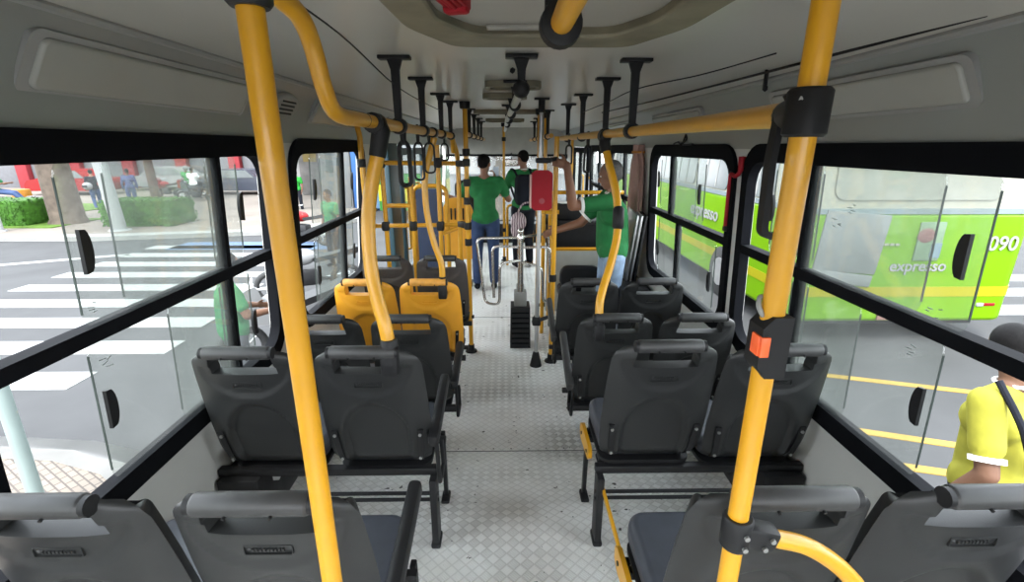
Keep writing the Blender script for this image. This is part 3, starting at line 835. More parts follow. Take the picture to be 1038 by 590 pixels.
# curved poles between rails and seats
t = pole('curved_pole', 'thick bowed yellow pole standing on a left grey aisle seat', smooth_path([(-.413, 1.665, 1.69), (-.432, 1.655, 1.61), (-.462, 1.645, 1.49), (-.474, 1.625, 1.37), (-.468, 1.60, 1.23), (-.447, 1.575, 1.125), (-.424, 1.555, 1.04), (-.413, 1.545, .955)]), .024)
bm = nb(); tube(bm, [(-.425, 1.662, 1.725), (-.413, 1.665, 1.70), (-.430, 1.656, 1.615)], [.030, .031, .028], 16); obj('top_socket', bm, M_BLK, t, True)
bm = nb(); tube(bm, [(-.413, 1.545, 1.00), (-.413, 1.545, .99), (-.413, 1.543, .91)], [.027, .031, .034], 16)
box(bm, (-.413, 1.54, .915), (.062, .055, .10), bev=.012); obj('seat_socket', bm, M_BLK, t, True)
t = pole('curved_pole', 'bowed yellow pole standing on a right grey aisle seat with a black grip', smooth_path([(.525, 2.60, 1.67), (.545, 2.57, 1.57), (.585, 2.50, 1.39), (.585, 2.44, 1.21), (.548, 2.38, 1.07), (.502, 2.32, .95), (.480, 2.28, .88), (.478, 2.255, .77)]), .021)
bm = nb(); tube(bm, [(.527, 2.61, 1.70), (.525, 2.60, 1.66), (.532, 2.585, 1.62)], [.03, .03, .027], 16); obj('top_socket', bm, M_BLK, t, True)
bm = nb(); tube(bm, [(.478, 2.258, .80), (.478, 2.254, .73)], [.027, .031], 16); box(bm, (.478, 2.25, .735), (.055, .05, .09), bev=.01); obj('seat_socket', bm, M_BLK, t, True)
bm = nb(); tube(bm, [(.590, 2.47, 1.345), (.590, 2.465, 1.335), (.588, 2.445, 1.245), (.587, 2.442, 1.235)], [.022, .03, .03, .022], 14); obj('grip_sleeve', bm, M_BLK, t, True)
t = pole('curved_pole', 'bowed yellow pole standing on the yellow aisle seat', smooth_path([(-.425, 2.99, 1.70), (-.450, 2.985, 1.62), (-.492, 2.975, 1.46), (-.490, 2.965, 1.26), (-.455, 2.955, 1.07), (-.412, 2.945, .93), (-.408, 2.935, .80)]), .0195)
bm = nb(); tube(bm, [(-.408, 2.936, .845), (-.408, 2.93, .73)], [.024, .03], 14); box(bm, (-.408, 2.925, .75), (.055, .045, .10), bev=.01); obj('seat_socket', bm, M_BLK, t, True)

# pole by the second left window, with two wall clamps
pole('grab_pole', 'slim yellow pole beside the second left window, clamped to its frame', [(-1.05, 3.60, FLOW), (-1.05, 3.60, 1.72), (-1.065, 3.60, 1.80)], .0195, clamps=[(-1.055, 3.6, 1.53), (-1.055, 3.6, 1.04)])
# left double pole by the aisle
t = pole('grab_pole', 'double yellow pole at the left aisle with stacked black clamps', [(-.318, 4.0, FLOW), (-.318, 4.0, ZC)], .0195, foot=True, ceil=True)
bm = nb(); tube(bm, smooth_path([(-.40, 4.12, FLOW+.3), (-.398, 4.12, 1.2), (-.40, 4.12, 1.55), (-.425, 4.08, 1.68), (-.428, 4.03, 1.715)]), .0195, 14); obj('second_tube', bm, M_YEL, t, True)
for z in (1.60, 1.52, 1.36, 1.21, 1.0, .86): clamp(t, (-.318, 4.0, z), .031, .06)
for z in (1.51, 1.0):
    bm = nb(); bar(bm, (-.318, 4.0, z), (-.40, 4.12, z), .05, .05, bev=.008); obj('link', bm, M_BLK, t, True)
# the rail cage behind the brownish seats
t = thing('rail_cage', 'yellow tube partition with black joints behind the brownish grey seats', 'railing', (-.7, 4.1, FLOW))
for nm, pts in (('rail', [(-1.06, 4.1, 1.516), (-.40, 4.12, 1.51)]), ('rail', [(-1.17, 4.1, .985), (-.40, 4.12, .992)]), ('rail', [(-1.03, 4.1, 1.16), (-.80, 4.1, 1.16)]),
                ('rail', [(-.58, 4.12, .905), (-.42, 4.14, .96)])):
    bm = nb(); tube(bm, pts, .0185, 14); obj(nm, bm, M_YEL, t, True)
for x, za, zb in ((-1.035, FLOW, 1.53), (-.80, FLOW, 1.40), (-.565, .55, 1.66)):
    bm = nb(); tube(bm, [(x, 4.1, za), (x, 4.1, zb)], .0195, 14); obj('post', bm, M_YEL, t, True)
for c in ((-1.04, 4.1, 1.516), (-1.04, 4.1, .985), (-.80, 4.1, .985), (-.565, 4.1, .985), (-.565, 4.1, 1.516)):
    bm = nb(); box(bm, c, (.065, .06, .085), bev=.015); obj('joint', bm, M_BLK, t, True)
# blue wheelchair backrest panel
t = thing('wheelchair_backrest', 'dark blue padded panel inside a yellow tube hoop beyond the cage', 'backrest', (-.735, 4.6, FLOW))
bm = nb(); prism(bm, rrect(-.86, -.61, .02, 1.255, .03, 4), lambda a, b: Vector((a, 4.6, b)), lambda a, b: Vector((a, 4.65, b))); obj('panel', bm, M_BLUEP, t, True)
bm = nb(); tube(bm, fillet([(-.885, 4.62, FLOW), (-.885, 4.62, 1.285), (-.565, 4.62, 1.285), (-.565, 4.62, FLOW)], .09), .02, 14); obj('hoop', bm, M_YEL, t, True)
# grey pole carrying the red validator
t = pole('grab_pole', 'grey metal pole on a black cone foot beside the turnstile', [(.256, 3.70, FLOW), (.270, 3.70, ZC)], .0165, M_GREYM)
bm = nb(); tube(bm, [(.256, 3.7, FLOW), (.256, 3.7, FLOW+.12), (.257, 3.7, FLOW+.13)], [.052, .027, .02], 16); obj('cone_foot', bm, M_BLK, t, True)
bm = nb(); box(bm, (.270, 3.7, ZC-.006), (.11, .05, .014)); cyl(bm, (.27, 3.7, ZC-.1), (.27, 3.7, ZC), .024, 12); obj('ceiling_bracket', bm, M_BLK, t, True)
bm = nb(); box(bm, (.255, 3.69, .25), (.07, .06, .07), bev=.012); cyl(bm, (.255, 3.69, .25), (.36, 3.74, .27), .016, 10); obj('clamp', bm, M_BLK, t, True)
bm = nb(); box(bm, (.29, 3.69, 1.545), (.12, .05, .04), bev=.012); cyl(bm, (.27, 3.69, 1.545), (.40, 3.76, 1.555), .016, 10); obj('clamp', bm, M_BLK, t, True)
t = thing('fare_validator', 'red fare card box fixed high on the grey pole', 'fare machine', (.275, 3.66, 1.18))
bm = nb(); prism(bm, [(.078, .02), (.078, .275), (.050, .295), (-.050, .295), (-.078, .275), (-.078, .02), (-.055, 0), (.055, 0)], lambda a, b: Vector((.277+a, 3.615, 1.18+b)), lambda a, b: Vector((.277+a, 3.685, 1.18+b)))
obj('casing', bm, M_RED, t, True)
bm = nb(); box(bm, (.193, 3.66, 1.32), (.014, .08, .25), bev=.004); obj('side_strip', bm, mat('pale_pink_plastic', (.62, .42, .38), .5, var=.04), t, True)
bm = nb(); cyl(bm, (.277, 3.6125, 1.25), (.277, 3.616, 1.25), .022, 20); obj('reader_spot', bm, mat('dark_red', (.3, .02, .03), .4, var=.05), t, True)
# right aisle pole(s)
pole('grab_pole', 'yellow pole gripped by the man in light jeans', [(.392, 3.78, FLOW), (.396, 3.78, 1.72)], .0195, foot=True, clamps=[(.392, 3.78, .20), (.392, 3.78, .60)])
pole('grab_pole', 'slim yellow pole behind the grey pole, second from turnstile', [(.33, 4.75, FLOW), (.33, 4.75, ZC)], .0195, foot=True, ceil=True)
pole('grab_pole', 'slim yellow pole next to the fare collector desk', [(.435, 5.3, FLOW), (.435, 5.3, ZC)], .0195, foot=True, ceil=True)
pole('grab_pole', 'yellow pole in the middle of the aisle near the windshield', [(-.02, 7.6, FLOW), (-.02, 7.6, ZC)], .0195, foot=True, ceil=True, clamps=[(-.02, 7.6, 1.75), (-.02, 7.6, .35)])
pole('grab_pole', 'yellow pole near the front right door', [(.95, 6.95, FLOW), (.95, 6.95, 1.75)], .0195, foot=True)
# yellow guard hoop of the fare collector
t = thing('guard_rail', 'yellow tube guard around the fare collector place', 'railing', (.6, 4.8, FLOW))
bm = nb(); tube(bm, fillet([(1.2, 4.85, 1.20), (.42, 4.85, 1.20), (.30, 4.45, 1.06), (.44, 4.4, 1.06)], .08), .0195, 14); obj('rail', bm, M_YEL, t, True)
bm = nb(); tube(bm, [(.36, 4.42, 1.06), (.50, 4.42, 1.06)], .0195, 14); obj('rail', bm, M_YEL, t, True)
for x, y, z in ((.36, 4.44, 1.05), (.46, 4.85, 1.20)):
    bm = nb(); tube(bm, [(x, y, FLOW), (x, y, z)], .0185, 14); obj('post', bm, M_YEL, t, True)
bm = nb(); tube(bm, [(.46, 4.83, .62), (1.2, 4.83, .62)], .0185, 14); obj('rail', bm, M_YEL, t, True)
t = thing('guard_rail', 'low yellow hoop beside the front aisle pole', 'railing', (.0, 7.3, FLOW))
bm = nb(); tube(bm, fillet([(.03, 7.3, FLOW), (.03, 7.3, .78), (.42, 7.3, .78), (.42, 7.3, FLOW)], .06), .0185, 14); obj('hoop', bm, M_YEL, t, True)
# desk of the fare collector
t = thing('fare_desk', 'grey fare collector desk with dark top on the right', 'desk', (.85, 5.1, FLOW))
bm = nb(); box(bm, (.83, 5.12, .20), (.76, .06, .72), bev=.01); obj('front_panel', bm, M_DESK, t, True)
bm = nb(); box(bm, (.80, 5.30, .86), (.86, .50, .04), bev=.01); obj('desktop', bm, M_BLK, t, True)
bm = nb(); box(bm, (.83, 5.46, .35), (.70, .06, 1.0)); obj('rear_panel', bm, M_BLK, t, True)
bm = nb(); box(bm, (.70, 5.22, .97), (.42, .24, .18), bev=.02); obj('cash_drawer', bm, M_BLK, t, True)
o = thing('paper_sheet', 'white paper sheet lying on the dark cash box', 'paper', (.70, 5.2, 1.065))
bm = nb(); box(bm, (.68, 5.16, 1.066), (.22, .14, .006), Matrix.Rotation(.3, 3, 'Z')); obj('sheet', bm, M_PAPER, o, True)
# black chair of the collector
t = thing('collector_chair', 'black padded chair in front of the grey fare desk', 'chair', (.72, 4.45, FLOW))
bm = nb(); prism(bm, rrect(-.18, .18, -.2, .2, .07), lambda a, b: Vector((.70+a, 4.45+b, .32)), lambda a, b: Vector((.70+a, 4.45+b, .22)))
c = obj('cushion', bm, M_BLK, t, True); bv = c.modifiers.new('b', 'BEVEL'); bv.width = .03; bv.segments = 3
bm = nb(); prism(bm, rrect(-.19, .19, .36, .58, .08), lambda a, b: Vector((.70+a, 4.27-.05*(b-.36), b)), lambda a, b: Vector((.70+a, 4.34-.05*(b-.36), b)))
c = obj('backrest', bm, M_BLK, t, True); bv = c.modifiers.new('b', 'BEVEL'); bv.width = .025; bv.segments = 3
bm = nb(); cyl(bm, (.70, 4.45, FLOW), (.70, 4.45, .24), .04, 14); box(bm, (.70, 4.45, FLOW+.012), (.26, .26, .024), bev=.006); bar(bm, (.70, 4.34, .2), (.70, 4.31, .45), .05, .02); obj('pedestal', bm, M_STEEL, t, True)

# turnstile
t = thing('turnstile', 'chrome turnstile with looped arms on a black pedestal', 'turnstile', (.132, 4.15, FLOW))
bm = nb(); prism(bm, [(-.095, 0), (.095, 0), (.088, .40), (-.088, .40)], lambda a, b: Vector((.134+a, 4.06, FLOW+b)), lambda a, b: Vector((.134+a, 4.26, FLOW+b))); obj('pedestal', bm, M_BLK, t, True)
bm = nb()
for k in range(7): box(bm, (.134, 4.058, FLOW+.05+k*.05), (.16, .006, .012))
obj('bellows', bm, M_RUB, t, True)
bm = nb(); box(bm, (.134, 4.16, .305), (.115, .13, .14), bev=.012); box(bm, (.134, 4.16, .40), (.07, .09, .07), bev=.01); obj('gear_box', bm, M_GREYB, t, True)
bm = nb(); cyl(bm, (.134, 4.13, .2), (.134, 4.13, .88), .026, 16); sph(bm, (.134, 4.13, .93), .03, 2); tube(bm, [(.134, 4.13, .86), (.134, 4.13, .88), (.134, 4.13, .91)], [.034, .036, .022], 16)
obj('column', bm, M_CHROME, t, True)
def arm(pts):
    bm = nb(); tube(bm, fillet(pts, .06, 6), .0125, 12); obj('arm', bm, M_CHROME, t, True)
arm([(.134, 4.13, .875), (-.255, 4.10, .875), (-.185, 4.06, .285), (-.055, 4.02, .285), (-.05, 4.02, .67), (.134, 4.12, .67)])
arm([(.134, 4.15, .785), (-.12, 4.20, .785), (-.11, 4.18, .30)])
arm([(.134, 4.13, .785), (.405, 4.16, .785), (.435, 4.12, .285), (.34, 4.08, .285), (.325, 4.08, .62), (.134, 4.12, .655)])
arm([(.134, 4.15, .875), (.40, 4.34, .875), (.42, 4.34, .40)])

# hanging straps
def strap(label, x, y, zr, length, w=.035, th=.010, group='black strap loops', tilt=0):
    t = thing('hanging_strap', label, 'strap', (x, y, zr), tilt, group)
    bm = nb()
    tube(bm, fillet([(0, -.03, .012), (0, 0, .03), (0, .03, .012), (.0, .012, -.06), (0, -.012, -.06)], .02, 5, True), th, 8, closed=True)
    obj('collar', bm, M_BLK, t)
    bm = nb()
    P = fillet([(-w, 0, -.07), (-w*1.15, 0, -length), (w*1.15, 0, -length), (w, 0, -.07), (0, 0, -.05)], w*1.05, 8, True)
    tube(bm, P, th, 8, closed=True)
    obj('loop', bm, M_BLK, t)
    return t
strap('longest black strap loop on the left rail, thick band', -.43, 2.10, 1.722, .235, .020, .0095)
strap('black strap loop second along the left rail, thin band', -.43, 2.45, 1.722, .235, .020, .0055)
strap('black strap loop third along the left rail, thin band', -.43, 2.80, 1.722, .22, .026, .0055)
strap('short black strap loop farthest along the left rail', -.43, 3.5, 1.722, .17, .024, .006)
strap('black strap loop on the right rail nearer the bowed pole', .53, 3.15, 1.708, .22, .018, .008)
strap('short black strap loop far along the right rail', .50, 3.85, 1.712, .20, .022, .007)
# wide band strap near the right pole
t = thing('hanging_strap', 'wide flat black strap hanging from the tee of the right pole', 'strap', (.45, .78, 1.70))
bm = nb()
def band(P, w, th):
    P = [Vector(p) for p in P]
    for i in range(len(P)-1):
        pass
    rings = []
    for i, p in enumerate(P):
        tn = (P[min(i+1, len(P)-1)]-P[max(i-1, 0)]).normalized(); wd = Vector((0, 1, 0)); nn = tn.cross(wd).normalized()
        rings.append([bm.verts.new(p+wd*a*w/2+nn*b*th/2) for a, b in ((-1, -1), (1, -1), (1, 1), (-1, 1))])
    for i in range(len(P)-1):
        for k in range(4): bm.faces.new((rings[i][k], rings[i][(k+1) % 4], rings[i+1][(k+1) % 4], rings[i+1][k]))
    bm.faces.new(rings[0]); bm.faces.new(list(reversed(rings[-1])))
band(fillet([(.430, .78, 1.700), (.426, .78, 1.625), (.430, .78, 1.508), (.461, .78, 1.502), (.462, .78, 1.625), (.456, .78, 1.700), (.449, .78, 1.728), (.438, .78, 1.720)], .014, 6), .020, .0105)
obj('loop', bm, M_BLK, t, True)

# ------------------------------------------------------------------ ceiling fittings
def lamp(side, y0, y1, label):
    cove = L_COVE if side < 0 else R_COVE
    a, b = (Vector((-1.118, 0, 1.770)), Vector((-1.035, 0, 1.905))) if side < 0 else (Vector((1.185, 0, 1.745)), Vector((1.115, 0, 1.868)))
    d = (b-a); L = d.length; d.normalize(); nrm = Vector((d.z, 0, -d.x)) if side < 0 else Vector((-d.z, 0, d.x))
    t = thing('ceiling_lamp', label, 'lamp', ((a+b).x/2, (y0+y1)/2, (a+b).z/2), 0, 'flat ceiling lamps in the coves')
    def f(off): return lambda u, v: a+d*v+nrm*off+Vector((0, u, 0))
    bm = nb(); ring_prism(bm, rrect(y0, y1, 0, L, .03), rrect(y0+.03, y1-.03, .018, L-.018, .02), f(.012), f(-.03)); obj('frame', bm, M_TRIM, t, True)
    bm = nb(); prism(bm, rrect(y0+.028, y1-.028, .016, L-.016, .02), f(.022), f(-.01)); o = obj('diffuser', bm, M_LAMP, t, True)
    bv = o.modifiers.new('b', 'BEVEL'); bv.width = .008; bv.segments = 3
lamp(-1, 1.16, 2.12, 'flat unlit lamp in the left cove nearest the camera')
lamp(-1, 2.80, 3.75, 'flat unlit lamp in the left cove just past the speaker grille')
lamp(-1, 4.45, 5.4, 'flat unlit lamp in the left cove above the blue panel')
lamp(1, 1.22, 2.13, 'flat unlit lamp in the right cove nearest the camera')
lamp(1, 2.85, 3.8, 'flat unlit lamp in the right cove above the second window')
lamp(1, 4.45, 5.4, 'flat unlit lamp in the right cove above the curtain')
t = thing('speaker_grille', 'oval slotted speaker in the left cove between two lamps', 'speaker', (-1.065, 2.45, 1.87))
a = Vector((-1.118, 0, 1.78)); d = (Vector((-1.035, 0, 1.91))-a).normalized(); nrm = Vector((d.z, 0, -d.x))
bm = nb(); prism(bm, [(2.45+.13*math.cos(k*PI/12), .075+.065*math.sin(k*PI/12)) for k in range(24)], lambda u, v: a+d*v+nrm*.03+Vector((0, u, 0)), lambda u, v: a+d*v-nrm*.03+Vector((0, u, 0)))
o = obj('housing', bm, M_TRIM, t, True); bv = o.modifiers.new('b', 'BEVEL'); bv.width = .012; bv.segments = 3
bm = nb()
for k in range(4):
    p = a+d*(.045+.02*k)+nrm*.032; bar(bm, p+Vector((0, 2.38, 0)), p+Vector((0, 2.52, 0)), .004, .008)
obj('slot', bm, M_BLK, t, True)
# roof hatch
t = thing('roof_hatch', 'grey roof hatch with dirty raised rim and red lever', 'hatch', (.11, 1.1, ZC))
out = [(.535, .50), (.50, 1.40), (.40, 1.66), (-.17, 1.66), (-.275, 1.40), (-.31, .50)]
inn = [(.41, .58), (.39, 1.33), (.31, 1.50), (-.085, 1.50), (-.175, 1.33), (-.195, .58)]
out = [(p.x, p.y) for p in fillet([(x, y, 0) for x, y in out], .06, 5, True)]; inn = [(p.x, p.y) for p in fillet([(x, y, 0) for x, y in inn], .05, 5, True)]
bm = nb(); ring_prism(bm, out, inn, lambda a, b: Vector((.105+(a-.105)*.96, 1.1+(b-1.1)*.97, ZC-.04)), lambda a, b: Vector((a, b, ZC+.004))); 
o = obj('rim', bm, M_HATCHR, t, True); bv = o.modifiers.new('b', 'BEVEL'); bv.width = .008; bv.segments = 2; bv.limit_method = 'ANGLE'
bm = nb(); prism(bm, inn, lambda a, b: Vector((a, b, ZC-.012)), lambda a, b: Vector((a, b, ZC+.01))); obj('lid', bm, M_HATCH, t, True)
bm = nb(); box(bm, (.06, 1.475, ZC-.018), (.22, .03, .012), bev=.003); obj('lid_rib', bm, M_HATCH, t, True)
bm = nb()
R = Matrix.Rotation(-.22, 3, 'Z')
for k in range(5): box(bm, (-.150+.011*k, 1.05, ZC-.035), (.010, .26, .04-.005*abs(k-2)), R, bev=.004)
box(bm, (-.105, 1.165, ZC-.038), (.056, .035, .042), R, bev=.008)
obj('lever', bm, M_RED, t, True, label='red ribbed plastic emergency lever')
# vents in the ceiling centre
for k, (x, y, w, dpt) in enumerate(((.045, 2.84, .31, .10), (.0, 3.45, .30, .09), (.02, 4.97, .66, .10), (.0, 6.6, .5, .2))):
    t = thing('roof_vent', ('first small oval ceiling vent past the hatch', 'second small oval ceiling vent past the hatch', 'long dark ceiling vent slot further ahead', 'ceiling vent nearest the windshield')[k], 'vent', (x, y, ZC), 0)
    bm = nb(); ring_prism(bm, rrect(x-w/2, x+w/2, y-dpt, y+dpt, .06), rrect(x-w/2+.03, x+w/2-.03, y-dpt+.03, y+dpt-.03, .04), lambda a, b: Vector((a, b, ZC-.03)), lambda a, b: Vector((a, b, ZC+.002))); obj('rim', bm, M_HATCHR, t, True)
    bm = nb(); box(bm, (x, y, ZC-.008), (w-.04, 2*dpt-.04, .012)); obj('grille', bm, M_BLK if k != 0 else M_HATCHR, t, True)

# loose cables
def cable(label, pts, r=.005):
    P = smooth_path(pts, 6); bm = nb(); bmt = bm; tube(bmt, P, r, 8)
    return tag(obj('cable', bmt, M_BLK), label, 'cable')
cable('black cable sagging along the right cove above the lamps', [(1.075, .6, 1.925), (1.055, 1.2, 1.925), (1.03, 1.8, 1.925), (1.0, 2.4, 1.925), (.95, 3.2, 1.925), (.85, 4.4, 1.93)], .005)
t = thing('cable_clip', 'small black tie hanging from the cable above the right rail', 'clip', (1.02, 2.0, 1.915))
bm = nb(); bar(bm, (1.025, 2.0, 1.935), (1.025, 2.0, 1.872), .014, .008); sph(bm, (1.027, 2.0, 1.868), (.012, .008, .014), 1); obj('tie', bm, M_BLK, t, True)
cable('thin black wire strung from the ceiling to the left hangers', [(-.50, 1.0, 1.978), (-.47, 1.5, 1.955), (-.44, 2.02, 1.885), (-.44, 2.64, 1.875), (-.44, 3.38, 1.88)], .0025)
cable('thin black wire strung along the right hangers', [(.92, 1.75, 1.95), (.75, 1.95, 1.91), (.545, 2.09, 1.875), (.54, 2.64, 1.87), (.53, 3.42, 1.87)], .0025)
t = thing('black_cord', 'black cord tied in a bow above the second right window', 'cord', (1.19, 3.3, 1.66))
bm = nb(); tube(bm, smooth_path([(1.185, 3.45, 1.665), (1.18, 3.35, 1.675), (1.178, 3.28, 1.655), (1.18, 3.24, 1.70), (1.178, 3.22, 1.72), (1.178, 3.20, 1.69), (1.18, 3.27, 1.66), (1.183, 3.1, 1.66)]), .006, 8); sph(bm, (1.178, 3.28, 1.66), .016, 1); obj('bow', bm, M_BLK, t, True)
# red emergency lever between the right windows
t = thing('emergency_lever', 'red emergency exit lever between the two right windows', 'lever', (1.2, 2.5, 1.4))
bm = nb(); tube(bm, fillet([(1.192, 2.425, 1.60), (1.180, 2.425, 1.52), (1.185, 2.475, 1.50), (1.190, 2.545, 1.51), (1.196, 2.545, 1.30), (1.2, 2.545, 1.21)], .02, 4), .011, 10); obj('lever_arm', bm, M_RED, t, True)
bm = nb(); tube(bm, [(1.176, 2.42, 1.60), (1.180, 2.42, 1.53)], .014, 10); obj('grip', bm, M_RED, t, True)
for z in (1.51, 1.22):
    bm = nb(); box(bm, (1.203, 2.545, z), (.03, .03, .03), bev=.006); obj('bracket', bm, M_BLK, t, True)
# curtain and dark post behind the second right window
t = thing('window_curtain', 'pinkish brown curtain bunched between the right windows', 'curtain', (1.19, 4.25, .7))
bm = nb()
rings = []
for j in range(24):
    z = 1.66-.92*j/23; wd = interp(z, [.74, 1.2, 1.5, 1.6, 1.66], [.17, .16, .13, .06, .09])
    ring = []
    for k in range(40):
        a = 2*PI*k/40; rr = 1+.12*math.sin(7*a+z*3)
        ring.append(bm.verts.new((1.165+.045*rr*math.cos(a), 4.27+wd*rr*math.sin(a), z)))
    rings.append(ring)
for j in range(23):
    for k in range(40): bm.faces.new((rings[j][k], rings[j][(k+1) % 40], rings[j+1][(k+1) % 40], rings[j+1][k]))
bm.faces.new(rings[0]); bm.faces.new(list(reversed(rings[-1])))
obj('cloth', bm, M_CURT, t, True)
bm = nb(); tube(bm, [(1.165+.05*math.cos(k*PI/8), 4.27+.07*math.sin(k*PI/8), 1.6) for k in range(16)], .01, 8, closed=True); obj('tie', bm, mat('ochre_cord', (.5, .2, .03), .7, var=.1), t, True)
t = thing('folded_board', 'grey folded boards leaning by the right wall behind the man', 'board', (1.15, 4.2, .45))
for k in range(3):
    bm = nb(); box(bm, (1.16-.03*k, 4.12+.02*k, .80), (.018, .32, .62), Matrix.Rotation(.07, 3, 'Y') @ Matrix.Rotation(.12, 3, 'X'), bev=.003); obj('panel', bm, M_GREYM if k else M_BLK, t, True)
bm = nb(); box(bm, (1.10, 4.15, .17), (.26, .75, .66), bev=.02); struct('trim_4', bm, M_BLK)
# engine side / seats further ahead on the left
def front_seat(x, label):
    t = thing('front_seat', label, 'bus seat', (x, 6.0, FLOW), 0, 'yellow slotted seats at the front left')
    bm = nb(); prism(bm, [(p.x, p.y) for p in fillet([(-.2, .40, 0), (.2, .40, 0), (.195, 1.05, 0), (.12, 1.18, 0), (.05, 1.20, 0), (-.05, 1.20, 0), (-.12, 1.18, 0), (-.195, 1.05, 0)], .05, 4, True)],
                     lambda a, b: Vector((a, -.1*(b-.4), b)), lambda a, b: Vector((a, .035-.1*(b-.4), b)))
    obj('backrest', bm, M_SEATY, t)
    bm = nb()
    for k in range(4): box(bm, (-.075+.05*k, -.09, 1.0), (.018, .02, .14))
    obj('slot', bm, M_STEEL, t)
    bm = nb(); prism(bm, rrect(-.2, .2, .03, .44, .05), lambda a, b: Vector((a, b, .46)), lambda a, b: Vector((a, b, .40))); obj('cushion', bm, M_SEATY, t)
    bm = nb(); cyl(bm, (0, .22, 0), (0, .22, .41), .035, 12); box(bm, (0, .22, .012), (.3, .3, .024)); obj('pedestal', bm, M_STEEL, t)
front_seat(-.60, 'yellow slotted seat at the front left next to the aisle, behind the cage')
front_seat(-1.0, 'yellow slotted seat at the front left next to the door, behind the cage')
# dashboard and mirror
t = thing('dashboard', 'black dashboard under the windshield', 'dashboard', (.0, 9.25, FLOW))
bm = nb(); box(bm, (.03, 9.28, .02), (2.4, .36, .40), bev=.05); obj('body', bm, M_BLK, t, True)
bm = nb(); box(bm, (-.6, 9.12, .30), (.7, .25, .14), bev=.04); obj('instrument_hood', bm, M_BLK, t, True)
bm = nb()
tube(bm, [(-.6+.22*math.cos(k*PI/12), 8.86+.10*math.sin(k*PI/12), .38+.20*math.sin(k*PI/12)) for k in range(24)], .014, 10, closed=True); cyl(bm, (-.6, 8.86, .38), (-.6, 9.1, .22), .02, 10); bar(bm, (-.8, 8.86, .38), (-.4, 8.86, .38), .02, .02)
obj('steering_wheel', bm, M_BLK, t, True)
t = thing('rear_view_mirror', 'wide interior mirror hanging at the top of the windshield', 'mirror', (.12, 9.35, 1.36))
bm = nb(); prism(bm, rrect(-.02, .30, 1.28, 1.41, .04), lambda a, b: Vector((a-.02, 9.33, b)), lambda a, b: Vector((a-.02, 9.37, b))); obj('casing', bm, mat('dark_red_brown', (.12, .05, .05), .3, var=.05), t, True)
bm = nb(); cyl(bm, (.12, 9.37, 1.40), (.12, 9.49, 1.52), .01, 8); obj('stem', bm, M_BLK, t, True)
bm = nb(); prism(bm, rrect(.0, .26, 1.295, 1.395, .03), lambda a, b: Vector((a-.02, 9.327, b)), lambda a, b: Vector((a-.02, 9.331, b))); obj('glass', bm, M_CHROME, t, True)
t = thing('driver_seat', 'grey driver seat at the front left', 'seat', (-.6, 8.3, FLOW))
bm = nb(); prism(bm, rrect(-.25, .25, .35, 1.1, .1), lambda a, b: Vector((-.6+a, 8.1, b)), lambda a, b: Vector((-.6+a, 8.2, b))); obj('backrest', bm, M_SEAT, t, True)
bm = nb(); box(bm, (-.6, 8.42, .32), (.48, .46, .12), bev=.04); obj('cushion', bm, M_CUSH, t, True)
bm = nb(); box(bm, (-.6, 8.4, .05), (.3, .3, .42), bev=.02); obj('pedestal', bm, M_STEEL, t, True)
#@@PART2
# ------------------------------------------------------------------ people
def remesh(o, vox, it=4):
    md = o.modifiers.new('r', 'REMESH'); md.mode = 'VOXEL'; md.voxel_size = vox; md.use_smooth_shade = True
    sm = o.modifiers.new('s', 'SMOOTH'); sm.iterations = it; sm.factor = .5
    bake(o)
    for p in o.data.polygons: p.use_smooth = True

def hand(bm, wrist, d, up, side, curl, s=1.0):
    """palm and five bent fingers; d = pointing direction, up = back of the hand, side = towards the thumb"""
    w = Vector(wrist); d = Vector(d).normalized(); up = Vector(up); up = (up-d*up.dot(d)).normalized()
    th = Vector(side); th = (th-d*th.dot(d)-up*th.dot(up)).normalized()
    R = Matrix((th, up, d)).transposed()
    sph(bm, w+d*.045*s, (.040*s, .016*s, .052*s), 2, R)
    for k, (off, L) in enumerate(((.030, .070), (.010, .078), (-.010, .073), (-.029, .058))):
        p = w+d*.082*s+th*off*s
        a = curl*.45; dd = d
        for seg, fr in enumerate((.45, .32, .23)):
            dd = (d*math.cos(a)-up*math.sin(a)).normalized()
            q = p+dd*L*fr*s; capsule(bm, p, q, .0088*s, .0082*s); p = q; a += curl*.75
    p = w+d*.025*s+th*.032*s
    dd = (th*.75+d*.65-up*.25).normalized(); q = p+dd*.036*s; capsule(bm, p, q, .0115*s, .010*s)
    dd = (d*.85+th*.25-up*(.35+.4*curl)).normalized(); capsule(bm, q, q+dd*.03*s, .0098*s, .0085*s)

